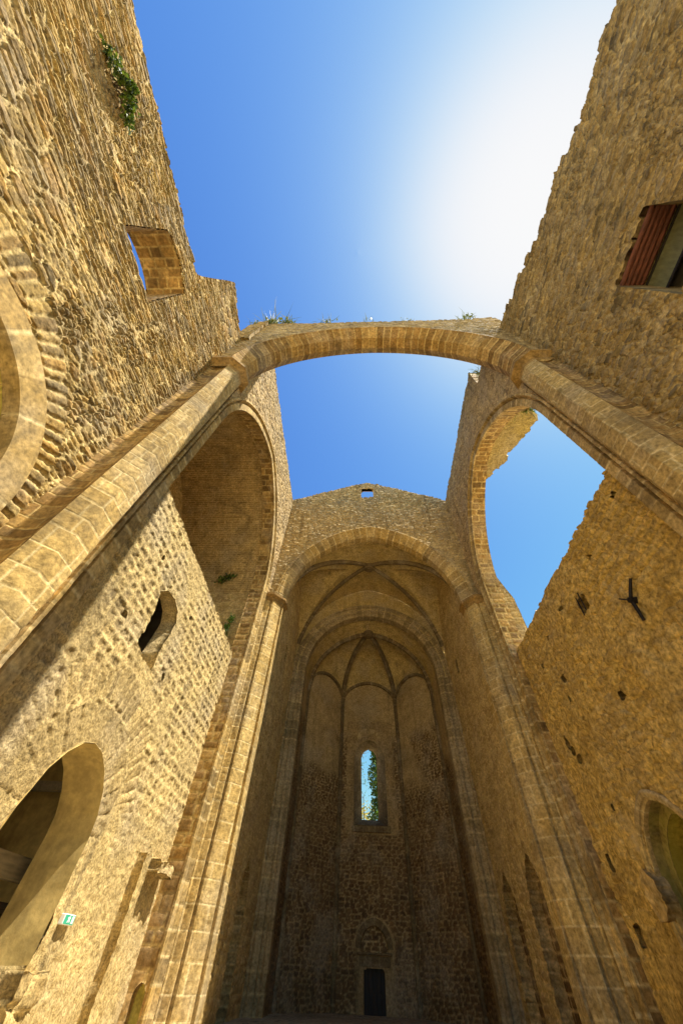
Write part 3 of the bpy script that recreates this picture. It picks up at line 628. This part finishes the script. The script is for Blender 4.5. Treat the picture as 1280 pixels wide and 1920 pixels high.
pwp = Path(pw.path(.4)); pip = Path(pwi.path(.4)); frI = lambda y, z, c: np.stack([6.85-c, y*KI, 2.08+(z-2.08)*KI], -1)
PWM = sweep2('pointed_window', pwp, [(.27, .02), (.25, -.10), (.22, -.10), (.21, .10), (.15, .13), (.05, .11), (.04, .04), (-.02, .03), (-.02, -.1)], frI, M_PIER, IRW, blk=.7, seed=5, res=.05)
def spl(path, d0): return lambda u, v: (lambda q: np.stack([6.85+v, q[..., 0]*KI, 2.08+(q[..., 1]-2.08)*KI], -1))(path.at(u))
o1_ = sheet('outer_splay', lin(0, pwp.L, .05), lin(0.06, .40, .05), spl(pwp, 0), ashlar(.6, .5, .014, .02, 106), .014, M_OLV, IRW, ref=(7, 12, 3.5))
o2_ = sweep2('inner_order', pip, [(.55, -.38), (0, -.38), (0, -.44)], frI, M_OLV, IRW, blk=.6, seed=6, res=.05)
o3_ = sheet('inner_splay', lin(0, pip.L, .05), lin(0.40, .82, .05), spl(pip, 0), ashlar(.6, .5, .014, .02, 109), .014, M_YGRN, IRW, ref=(7.5, 12, 3.5))  # light on this splay is put into the yellow stone colour
o4_ = box('window_blocking', (7.66, 9.5, .4), (7.76, 14, 6), M_APSE, IRW)
for o_ in (o1_, o2_, o3_, o4_): o_.parent = PWM
sheet('broken_corbel', lin(14.3, 15.0, .04), lin(3.25, 4.25, .04), IX(6.70), rough_r, .10, M_ASHD, IRW, lambda y, z: .42-np.hypot((y-14.7)*1.2, (z-3.75)*.85)+.18*(fbm(y*4, z*4, 5)-.5), thick=.3, rough=.06)

# ------------------------------------------------------------------ gable wall with the chancel arch
GW = thing('gable_wall', 'low gabled rubble wall with a small square hole above the chancel arch', 'wall', (0, 17.1, 15))
def gw_mask(x, z):
    t = 29.4-np.abs(x+.04)**1.05*.40+.10*(fbm(x*1.8, x*0, 3)-.5)+.06*(h01(np.floor(x*4), 0., 4)-.5)-z
    w = -np.minimum.reduce([x+.60, .46-x, z-26.95, 28.3-z])
    return np.minimum.reduce([t, w, CO.sdf(x, z)+.06])
sheet('wall_face', lin(-6.6, 6.6, .055), lin(15.2, 29.6, .055), wallY(17.1), rubble(.46, .15, .09, 111, fill=.3, sharp=.10, tilt=.9), .11, M_GAB, GW, gw_mask, thick=.2, strip=1, rough=.03, rs=8)
sheet('back_face', lin(-6.6, 6.6, .2), lin(15.2, 29.4, .2), wallY(17.31), rub1, 0, M_GAB, GW, gw_mask, ref=(0, 60, 20))
box('window_lintel', (-.8, 17.0, 28.3), (.66, 17.34, 28.40), M_ASHD, GW)
cp = Path(CA.path())
sweep2('chancel_arch_ring', cp, [(.66, .0), (.66, .08), (.56, .10), (.50, .02), (.44, -.02), (.40, .0), (.28, -.12), (.0, -.4), (0, -.9), (1.3, -.9)], frY(17.1), M_ASH, GW, blk=.5, amp=.02, seed=12, res=.06)
for sg in (-1, 1):
    T = thing('chancel_pier', ('sunlit' if sg < 0 else 'shaded') + ' moulded ashlar pier on the ' + ('left' if sg < 0 else 'right') + ' of the chancel arch', 'pier', (sg*6, 17, .4), 'piers of the chancel arch')
    pl = [(-6.52, 16.22), (-6.50, 16.34), (-6.74, 16.37), (-6.74, 16.50), (-6.42, 16.52), (-6.38, 16.58), (-6.16, 16.60), (-6.13, 16.74), (-6.05, 16.75), (-6.02, 16.63), (-5.94, 16.66), (-5.58, 17.10), (-5.66, 17.20), (-5.60, 17.26), (-5.50, 17.22), (-5.5, 17.9), (-5.6, 18.0)]
    pp, ps = prof([(-sg*x, y) for x, y in pl])
    sheet('shaft', corners(list(ps), .06), lin(.4, 15.75, .04), (lambda pp, ps: lambda u, v: np.stack([np.interp(u, ps, pp[:, 0]), np.interp(u, ps, pp[:, 1]), v], -1))(pp, ps), ashlar(.50, .8, .017, .025, 113+sg, wob=.015), .007, M_PIER, T, rough=.012, smooth=False, ref=(0, 8, 9))
    oc = np.array([(-6.5, 16.55), (-6.02, 16.60), (-5.5, 17.16), (-5.5, 17.9)]); nr = np.array([(0, -1), (.4, -1), (1, -.4), (1, 0)])
    hs = [(-.02, 15.35), (.03, 15.45), (.05, 15.6), (.15, 15.72), (.17, 15.76), (.17, 15.9), (-.25, 15.92)]
    P = [(-sg*(oc[k]+nr[k]*o_)[0] if sg > 0 else (oc[k]+nr[k]*o_)[0], (oc[k]+nr[k]*o_)[1], z) for o_, z in hs for k in range(4)]
    mesh_obj('capital', P, [[j*4+k, j*4+k+1, (j+1)*4+k+1, (j+1)*4+k] for j in range(len(hs)-1) for k in range(3)], M_ASHD, T, dict(sid=[.3]*len(P), mort=[0]*len(P)), smooth=False)

# ------------------------------------------------------------------ chancel
CW = 5.62; YA, YB = 17.9, 24.2; YM = (YA+YB)/2; HZ = 15.9
GX = Arch(CW+.13, HZ, 22.75); GY = Arch((YB-YA)/2, HZ, 22.2, YM)
def zf(A, t):
    k = np.minimum(np.abs(t-A.yc), A.s); return A.z0+np.sqrt(np.maximum(A.R**2-(k+A.R-A.s)**2, 0))
def groin(x, y): return np.maximum(zf(GX, x), zf(GY, y))
cref = (0, 21, 10)
chp = blend(rubble(.40, .16, .09, 121, fill=.9), rubble(.5, .24, .09, 122, fill=.5), lambda u, v: 1-sm(4, 9, v+2*(fbm(u*.5, v*.5, 3)-.5)))
for sg in (-1, 1):
    T = thing('chancel_wall', ('plain dim rubble side wall of the chancel on the left with one blind arch' if sg < 0 else 'rubble side wall of the chancel on the right with two dark blind arches'), 'wall', (sg*CW, 21, .4))
    slot = (lambda c, zc: (lambda y, z: np.maximum(np.abs(y-c)-.13, np.abs(z-zc)-.55)))(20.8 if sg < 0 else 21.9, 14.5)
    bl = [Arch(.75, 3.4, 4.9, 20.9)] if sg < 0 else [Arch(.95, 3.5, 5.2, 18.95), Arch(.95, 3.4, 5.1, 22.5)]
    def cm(y, z, slot=slot, bl=bl):
        d = np.minimum(zf(GY, y)+.1-z, slot(y, z))
        for b in bl: d = np.minimum(d, b.sdf(y, z))
        return d
    sheet('wall_face', lin(17.6, 24.9, .055), lin(.4, 22.1, .055), wallX(sg*CW), chp, .05, M_CHAN, T, cm, thick=.5, ref=cref, rough=.015)
    for b in bl:
        sheet('blind_arch_back', lin(b.yc-1.05, b.yc+1.05, .06), lin(.4, 5.3, .06), wallX(sg*(CW+.42)), ashlar(.3, .5, .03, .04, 125), .05, M_APSE, T, ref=cref)
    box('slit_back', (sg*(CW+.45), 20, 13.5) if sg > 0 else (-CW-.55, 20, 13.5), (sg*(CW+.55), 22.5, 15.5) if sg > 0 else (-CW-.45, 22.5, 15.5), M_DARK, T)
CV = thing('chancel_vault', 'pale rib vault with crossing diagonal ribs and round boss over the chancel', 'vault', (0, 21, 15))
sheet('vault_web', lin(-CW, CW, .06), lin(YA, YB, .06), lambda u, v: np.stack([u, v, groin(u, v)], -1), blend(scaled(rubble(.3, .14, .1, 131), .6), (lambda u, v: (u*0+.4, fbm(u, v), u*0+.3)), lambda u, v: sm(.40, .55, fbm(u*.7, v*.7, 8))), .03, M_WEB, CV, ref=cref, rough=.015)
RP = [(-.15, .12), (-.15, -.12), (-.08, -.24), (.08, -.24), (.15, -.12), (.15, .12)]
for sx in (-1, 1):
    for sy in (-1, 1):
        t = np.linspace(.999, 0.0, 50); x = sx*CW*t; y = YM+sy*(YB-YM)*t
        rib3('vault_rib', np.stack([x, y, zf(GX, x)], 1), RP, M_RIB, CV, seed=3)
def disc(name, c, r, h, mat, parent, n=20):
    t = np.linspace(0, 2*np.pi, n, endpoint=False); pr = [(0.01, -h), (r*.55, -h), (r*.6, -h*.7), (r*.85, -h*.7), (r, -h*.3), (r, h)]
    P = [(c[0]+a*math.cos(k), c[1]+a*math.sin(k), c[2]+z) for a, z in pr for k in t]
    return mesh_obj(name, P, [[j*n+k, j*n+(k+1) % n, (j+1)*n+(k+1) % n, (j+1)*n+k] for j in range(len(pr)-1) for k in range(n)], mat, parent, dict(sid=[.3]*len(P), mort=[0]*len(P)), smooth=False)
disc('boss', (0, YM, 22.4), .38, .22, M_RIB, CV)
# apse arch
AA = Arch(4.75, 15.3, 20.1)
AT = thing('apse_arch', 'stepped stone arch on tall shafts at the mouth of the dim apse', 'arch', (0, 24.5, .9))
ap = Path(AA.path(.9))
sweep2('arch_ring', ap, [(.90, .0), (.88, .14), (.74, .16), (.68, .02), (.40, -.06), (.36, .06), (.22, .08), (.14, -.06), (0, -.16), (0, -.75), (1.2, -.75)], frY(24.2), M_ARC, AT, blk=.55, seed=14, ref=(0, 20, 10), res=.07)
sheet('spandrel', lin(-CW, CW, .08), lin(15, 23.2, .08), wallY(24.22), rubble(.36, .15, .1, 141, fill=.9), .03, M_WEB, AT, lambda x, z: np.minimum(AA.sdf(x, z)-.5, zf(GX, x)+.05-z), ref=(0, 20, 10))
# apse
AX, AY1, AY2, ACX = 4.8, 27.2, 30.0, 2.2
APS = thing('apse', 'tall dark polygonal apse with ribbed half dome, narrow lancet window and small door', 'apse', (0, 27, .9))
plan = [(-AX, 24.9), (-AX, AY1), (-ACX, AY2), (ACX, AY2), (AX, AY1), (AX, 24.9)]
SZ = 15.5; KEY = np.array([0, 26.3, 19.75]); aref = (0, 26, 9)
lun = lambda s, h=1.75: h*np.sqrt(np.maximum(1-np.abs(2*s-1)**1.9, 0))
awin = Arch(1.12, 11.7, 13.0, -.06); adoor = lambda x, z: -np.minimum.reduce([x+.55, .48-x, 2.32-z-.25*np.maximum(np.abs(x+.03)-.42, 0)*4])
atym = Arch(.72, 2.95, 3.75, -.04)
rubA = rubble(.36, .19, .09, 151, fill=.15); rubB = rubble(.30, .15, .09, 152, fill=.6)
def apat(seed):
    low = lambda u, v: (lambda a: (a[0], a[1], a[2]*.62))(rubA(u, v))
    up_ = blend(low, rubB, lambda u, v: sm(6.5, 10, v+1.5*(fbm(u*.5+seed, v*.4, 3)-.5)))
    pl = lambda u, v: (u*0+.45, .5*fbm(u, v, 3), u*0+.95)
    return blend(up_, pl, lambda u, v: np.maximum(sm(.42, .56, fbm(u*.35+seed*3, v*.25, 18))*sm(9.0, 11, v), sm(12.4, 14, v+1.5*(fbm(u*.8, v*.8, 7)-.5))))
for k in range(5):
    a, b = np.array(plan[k]), np.array(plan[k+1]); Lk = np.linalg.norm(b-a); d = (b-a)/Lk
    pos = (lambda a, d: lambda u, v: np.stack([a[0]+d[0]*u, a[1]+d[1]*u, v], -1))(a, d)
    cen = k == 2
    def am(u, v, cen=cen, Lk=Lk, k=k):
        m_ = SZ+(lun(np.clip(u/Lk, 0, 1)) if 0 < k < 4 else 0)+.15-v
        if cen:
            x = u-ACX; m_ = np.minimum.reduce([m_, np.where(v > 7.9, awin.sdf(x, v), 9), adoor(x, v), np.where(v > 2.85, atym.sdf(x, v), 9)])
        return m_
    base = apat(k)
    if cen:
        ash = ashlar(.5, .7, .01, .015, 155)
        def pat(u, v, base=base):
            x = u-ACX; w = ((np.abs(x) < 1.75) & (v > 7.5) & (v < 14.2)) | ((np.abs(x) < 1.0) & (v < 2.95)) | ((np.hypot(x, v-2.95) < 1.15) & (v > 2.95))
            A, B = base(u, v), ash(u, v); return np.where(w, .55+.15*B[0], A[0]), np.where(w, .3*B[1], A[1]), np.where(w, .62+B[2]*.3, A[2])
    else: pat = base
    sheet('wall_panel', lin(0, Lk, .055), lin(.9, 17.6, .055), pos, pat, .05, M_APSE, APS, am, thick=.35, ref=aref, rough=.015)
    # web of the half dome
    r1 = lambda t, p: p  # placeholder
    P1 = np.array([*a, SZ]) if k > 0 else np.array([*a, 19.0]); P2 = np.array([*b, SZ]) if k < 4 else np.array([*b, 19.0])
    def ribc(Pq, t):
        q = Pq[None, :]*(1-t)[:, None]+KEY[None, :]*t[:, None]; q[:, 2] = Pq[2]+(KEY[2]-Pq[2])*np.sqrt(np.maximum(1-(1-t)**2.0, 0)); return q
    def wpos(u, v, P1=P1, P2=P2, k=k):
        t = np.clip(v, 0, .9999); s = u; q = ribc(P1, t)*(1-s)[:, None]+ribc(P2, t)*s[:, None]
        if not 0 < k < 4:
            x_ = AX*1.02*(1-t); A_ = Arch(AX*1.02, SZ, 20.25); w0 = np.stack([x_*(-1 if k == 0 else 1), np.full(t.shape, 24.85), zf(A_, x_)], -1)
            ss = s if k == 0 else 1-s; q = w0*(1-ss)[:, None]+ribc(P2 if k == 0 else P1, t)*ss[:, None]; return q
        q[:, 2] += lun(s)*np.maximum(1-t, 0)**1.6*(1-.35*t); return q
    sheet('dome_web', np.linspace(0, 1, 50), np.linspace(0, 1, 60), wpos, blend((lambda u, v: rubble(.3, .15, .1, 156)(u*4, v*5)), (lambda u, v: (u*0+.4, fbm(u*4, v*4), u*0+.4)), lambda u, v: u*0+.75), .02, M_WEB, APS, ref=aref, rough=.01)
    if k > 0:
        t = np.linspace(0, .985, 40); rib3('dome_rib', ribc(P1, t)-np.array([0, 0, .02]), RP, M_RIB, APS, seed=k)
        sh = [( .15*math.cos(q), .15*math.sin(q)) for q in np.linspace(0, 2*np.pi, 13)]
        inn = np.array([0, 26.2])-a; inn = inn/np.linalg.norm(inn)*.06
        pp, ps = prof([(a[0]+inn[0]+q[0], a[1]+inn[1]+q[1]) for q in sh])
        sheet('wall_shaft', corners(list(ps), .1), lin(.9, SZ+.2, .08), (lambda pp, ps: lambda u, v: np.stack([np.interp(u, ps, pp[:, 0]), np.interp(u, ps, pp[:, 1]), v], -1))(pp, ps), ashlar(.6, 9, .01, .012, 157), .008, M_RIB, APS, ref=aref, rough=.004)
    if 0 < k < 4:
        s_ = np.linspace(0.01, .99, 40); pts = np.stack([a[0]+(b[0]-a[0])*s_, a[1]+(b[1]-a[1])*s_, SZ+lun(s_)], 1); pts[:, :2] += (np.array([0, 26.2])-(a+b)/2)/np.linalg.norm(np.array([0, 26.2])-(a+b)/2)*.08
        rib3('wall_rib', pts, [(-.12, .1), (-.12, -.1), (.12, -.1), (.12, .1)], M_RIB, APS, seed=k+9, upv=(0, 0, 1))
disc('boss', KEY+np.array([0, 0, -.15]), .42, .22, M_RIB, APS)
# lancet: splayed embrasure, sill, voussoirs
awo = Arch(1.24, 11.7, 13.12, -.06); wp = Path(np.concatenate([awo.path(7.83), [(-1.30, 7.83)]]))
def splay(u, v):
    q = wp.at(u); f = v/1.0; cx, cz = -.07, 8.55
    x = q[..., 0]; z = q[..., 1]; x2 = cx+(x+.06)*(.52/1.12); z2 = np.where(z > 11.7, 11.95+(z-11.7)*.47, 8.55+(z-7.95)*(3.4/3.75))
    return np.stack([x*(1-f)+x2*f, AY2+f, z*(1-f)+z2*f], -1)
LW_ = sheet('lancet_window', lin(0, wp.L, .04), lin(0.07, 1, .06), splay, ashlar(.5, .5, .01, .015, 158), .012, M_RIB, APS, ref=(0, 30.4, 10.4))
o_ = sheet('window_sill', lin(-1.3, 1.2, .06), lin(7.62, 7.95, .06), wallY(29.86), ashlar(.4, .8, .01, .02, 159), .015, M_RIB, APS, thick=.3, ref=aref)
o_.parent = LW_
vz = Path(Arch(.6, 13.0, 13.3, -.06).path())
o_ = sweep2('window_voussoirs', vz, [(.28, 0), (.28, .06), (0, .06), (0, 0)], frY(29.97), M_GAB, APS, blk=.2, res=.04, ref=aref)
o_.parent = LW_
# door with lintel, cornice and blind tympanum
DR = box('door', (-.85, 30.24, .85), (.8, 30.32, 2.7), M_WOODD, APS)
for o_ in (box('door_lintel', (-.85, 29.93, 2.36), (.8, 30.2, 2.72), M_RIB, APS), box('door_cornice', (-.98, 29.84, 2.74), (.92, 30.1, 2.84), M_RIB, APS, .03)): o_.parent = DR
for i in range(5): o_ = box('door_plank', (-.56+.21*i, 30.21, .9), (-.365+.21*i, 30.25, 2.6), M_WOODD, APS, .012); o_.parent = DR
bar_d = box('door_ring', (.22, 30.17, 1.55), (.30, 30.22, 1.66), M_IRON, APS, .02); bar_d.parent = DR
sheet('tympanum', lin(-.8, .75, .06), lin(2.8, 3.8, .06), wallY(30.15), rubA, .05, M_APSE, APS, ref=aref)
sweep2('tympanum_ring', Path(atym.path()), [(.3, .0), (.28, .05), (.04, .06), (0, 0), (0, -.1)], frY(29.98), M_RIB, APS, blk=.4, res=.05, ref=aref)
ST = thing('stone_platform', 'low stone platform forming the raised chancel floor below the apse', 'platform', (0, 24, .4))
sheet('platform_top', lin(-5.6, 5.6, .1), lin(18.6, 30.4, .1), flatZ(.9), ashlar(.8, 1.1, .012, .02, 161), .01, M_STAGE, ST, thick=.5, ref=(0, 20, 40))

# ------------------------------------------------------------------ iron, sign
YB_ = tag(thing('iron_anchor', '', ''), 'black three-armed iron tie anchor on the ochre rendered wall', 'wall anchor'); YB_.location = IP(6.8, 8.72, 9.26)
def bar(name, a, b, r0, r1, mat, parent=None, n=8):
    a, b = np.array(a, float), np.array(b, float); d = (b-a)/np.linalg.norm(b-a); s = np.cross(d, (1, 0, 0)) if abs(d[0]) < .9 else np.cross(d, (0, 1, 0)); s /= np.linalg.norm(s); w = np.cross(d, s)
    P = []
    for c, r in ((a, r0), ((a+b)/2+s*.01, (r0+r1)/2), (b, r1)):
        for k in range(n): t = 2*math.pi*k/n+.39; P.append(c+s*r*math.cos(t)+w*r*math.sin(t))
    q = [[j*n+k, j*n+(k+1) % n, (j+1)*n+(k+1) % n, (j+1)*n+k] for j in range(2) for k in range(n)]
    P += [a, b]; tr = [[k, (k+1) % n, 3*n] for k in range(n)]+[[2*n+k, 2*n+(k+1) % n, 3*n+1] for k in range(n)]
    return mesh_obj(name, P, q, mat, parent, tris=tr, smooth=False)
hub = IP(6.68, 8.72, 9.26)
for e, r in (((6.76, 8.30, 9.74), .05), ((6.78, 9.2, 9.68), .028), ((6.72, 8.86, 8.62), .055)): bar('arm', hub, IP(*e), r, r*.75, M_IRON, YB_)
bar('hub', IP(6.95, 8.72, 9.26), IP(6.62, 8.72, 9.24), .10, .08, M_IRON, YB_)
GR = thing('iron_grille', 'two slanting iron bars over a square hole in the ochre wall', 'grille', IP(6.85, 10.8, 10.8))
bar('bar', IP(6.77, 10.72, 11.2), IP(6.75, 10.78, 10.45), .02, .02, M_IRON, GR); bar('bar', IP(6.77, 10.95, 11.15), IP(6.75, 11.02, 10.4), .02, .02, M_IRON, GR)
SG = thing('exit_sign', 'small green and white emergency exit sign on the sunlit wall beside the passage', 'sign', (-6.95, 11.2, 2.5))
box('housing', (-7.16, 10.98, 2.485), (-7.035, 11.42, 2.635), M_WHITE, SG); FC = box('face', (-7.037, 11.0, 2.495), (-7.03, 11.40, 2.625), M_GREEN, SG, 0)
def flat(name, pts, x, mat, parent):
    x = -7.027; pts = [(11.0+(y-10.985)*.87, 2.495+(z-2.46)*.70) for y, z in pts]
    P = [(x, y, z) for y, z in pts]+[(x-.004, y, z) for y, z in pts]; n = len(pts)
    me = bpy.data.meshes.new(name); me.from_pydata([tuple(np.array(p)-wloc(parent)) for p in P], [], [list(range(n)), list(range(2*n-1, n-1, -1))]+[[k, (k+1) % n, n+(k+1) % n, n+k] for k in range(n)])
    me.materials.append(mat); o = bpy.data.objects.new(name, me); COL.objects.link(o); o.parent = FC; return o
flat('running_figure', [(11.12, 2.49), (11.16, 2.49), (11.18, 2.535), (11.21, 2.50), (11.25, 2.50), (11.22, 2.565), (11.25, 2.575), (11.24, 2.60), (11.21, 2.60), (11.19, 2.615), (11.14, 2.60), (11.11, 2.57), (11.15, 2.575), (11.145, 2.545)], -6.888, M_WHITE, SG)
t8 = [(11.205+.017*math.cos(a), 2.628+.014*math.sin(a)) for a in np.linspace(0, 2*math.pi, 9)[:-1]]; flat('figure_head', t8, -6.888, M_WHITE, SG)
flat('doorway', [(11.31, 2.48), (11.41, 2.48), (11.41, 2.63), (11.31, 2.63)], -6.888, M_WHITE, SG)

# ------------------------------------------------------------------ plants
def leaves(name, pts, size, mat, parent, seed=0, droop=0., long=1.6):
    r = np.random.RandomState(seed); n = len(pts); pts = np.asarray(pts, float)
    d = r.normal(size=(n, 3)); d[:, 2] -= droop; d /= np.linalg.norm(d, axis=1)[:, None]; s = np.cross(d, r.normal(size=(n, 3))); s /= np.linalg.norm(s, axis=1)[:, None]
    nn = np.cross(d, s); L = (size*(.6+.8*r.rand(n)))[:, None]; w = L/long*.5
    P = np.stack([pts, pts+d*L*.5+s*w+nn*L*.08, pts+d*L, pts+d*L*.5-s*w+nn*L*.08], 1).reshape(-1, 3)
    return mesh_obj(name, P, np.arange(4*n).reshape(n, 4), mat, parent, dict(sid=np.repeat(r.rand(n), 4)), smooth=False)
def bush(name, label, centers, rad, n, size, mat, seed, stems=None, cat='plant', droop=.3, group=None, lo=None):
    T = thing(name, label, cat, tuple(centers[0]), group); r = np.random.RandomState(seed); c = np.array(centers, float)
    k = r.randint(0, len(c), n); off = r.normal(size=(n, 3)); off = off/np.linalg.norm(off, axis=1)[:, None]*(r.rand(n)**.45)[:, None]*np.array(rad)
    leaves('foliage', c[k]+off, size, mat, T, seed, droop)
    for a, b in stems or []: bar('stem', a, b, .025, .012, M_TWIG, T, 6)
    return T
fc = [(-7.35, -4.37, 16.24), (-7.25, -4.17, 16.19), (-7.15, -3.9, 16.12), (-7.1, -3.82, 16.34), (-7.1, -3.7, 16.42), (-7.15, -3.47, 16.28), (-7.25, -3.3, 16.26), (-7.35, -3.11, 16.22)]
bush('fig_plant', 'leafy green fig bush growing out of the sunlit rubble wall', fc, (.17, .20, .20), 560, .12, M_FIG, 3, [((-7.5, -3.8, 16.2), c) for c in fc[0:8]])
def tuft(label, base, n, h, spread, mat, seed, grp=None, name='grass_tuft', hang=0):
    T = thing(name, label, 'plant', base, grp); r = np.random.RandomState(seed); P = []; q = []; ID = []
    for i in range(n):
        b = np.array(base)+np.array([r.normal()*spread*.5, r.normal()*.06, 0]); d = np.array([r.normal()*.45, r.normal()*.45, 1-hang]); L = h*(.5+.7*r.rand()); w = .018+.012*r.rand()
        s = np.cross(d, r.normal(size=3)); s = s/np.linalg.norm(s)*w; m_ = b+d*L*.5+np.array([0, 0, .05*L]); e = b+d*L+np.array([r.normal()*.1, r.normal()*.1, -.15*L-hang*L])
        k = len(P); P += [b-s, b+s, m_+s*.8, m_-s*.8, e+s*.15, e-s*.15]; q += [[k, k+1, k+2, k+3], [k+3, k+2, k+4, k+5]]; ID += [r.rand()]*6
    mesh_obj('blades', P, q, mat, T, dict(sid=ID), smooth=False); lv = np.array(base)+r.normal(size=(n, 3))*np.array([spread*.5, .1, h*.22])+np.array([0, 0, h*.25*(1-2*hang)])
    leaves('leaves', lv, h*.22, mat, T, seed+1); return T
GT = 'weeds growing along the top of the great arch'
for i, (x, z, n, h, l) in enumerate([(-8.0, 28.95, 16, .45, 'small weed at the left end of the arch top'), (-6.95, 28.75, 46, .95, 'largest spiky weed on the arch top near its left end'), (-5.7, 28.65, 30, .75, 'grey bushy weed on the arch top right of the largest weed'), (-3.0, 28.55, 18, .5, 'round green weed left of the middle of the arch top'),
      (-.2, 28.5, 8, .25, 'tiny weed at the middle of the arch top'), (2.4, 28.5, 10, .3, 'low weed right of the middle of the arch top'), (6.5, 28.65, 22, .6, 'thin tall weed beside the coping stones at the right end of the arch')]):
    tuft(l, (x, 3.78, z+.12), n+8, h*1.5, .45, M_GRASS, 40+i, GT)
tuft('yellow green weed on the broken end of the right crossing wall', (6.6, 6.1, 24.3), 60, .5, .6, M_GRASS, 60)
tuft('dark hanging weed on the broken brick vault', (8.0, 6.75, 20.2), 60, .8, .6, M_FIG, 61, hang=.6)
bush('caper_plant', 'dark leafy plant rooted in the wall below the left vault', [(-9.3, 15.85, 16.3), (-9.0, 15.85, 16.5), (-8.7, 15.85, 16.6)], (.3, .15, .25), 140, .16, M_FIG, 7, [((-9.2, 16, 16.1), (-8.9, 15.8, 16.5))])
bush('caper_plant', 'low leafy plant in the corner where the left infill wall meets the far pier', [(-7.9, 15.8, 12.6), (-7.85, 15.8, 13.0), (-7.8, 15.8, 13.5)], (.15, .12, .3), 160, .13, M_CYP, 8, [((-7.9, 15.9, 12.2), (-7.85, 15.8, 13.2))])
# garden beyond the apse window
r = np.random.RandomState(5)
TR = thing('cypress', 'ivy-clad green tree seen through the lancet window', 'tree', (.75, 33.5, 0))
bar('trunk', (.75, 33.5, 0), (.6, 33.5, 17), .22, .05, M_TWIG, TR)
n = 8000; zz = 4+12.5*r.rand(n); ang = 6.28*r.rand(n); rad = (.62+.16*np.sin(zz*2.3))*np.sqrt(r.rand(n)); leaves('crown', np.stack([.66+rad*np.cos(ang), 33.5+rad*np.sin(ang), zz], 1), .18, M_CYP, TR, 9)
T2 = thing('garden_tree', 'thin twiggy tree with yellow leaves seen through the lancet window', 'tree', (-.4, 36, 0))
bar('trunk', (-.4, 36, 0), (-.45, 36, 11), .1, .03, M_TWIG, T2)
for i in range(46):
    z = 8+6*r.rand(); a = 6.28*r.rand(); b0 = (-.43, 36, z); bar('branch', b0, (-.43+.7*math.cos(a), 36+.7*math.sin(a), z+.5*r.rand()+.2), .015, .006, M_TWIG, T2, 5) if i < 18 else None
leaves('crown', np.stack([-.5+.55*r.normal(size=300), 36+.5*r.normal(size=300), 9.6+.45*r.normal(size=300)], 1), .17, M_YEL, T2, 10); leaves('upper_leaves', np.stack([-.5+.5*r.normal(size=260), 36+.5*r.normal(size=260), 12+1.3*r.normal(size=260)], 1), .12, M_CYP, T2, 11)
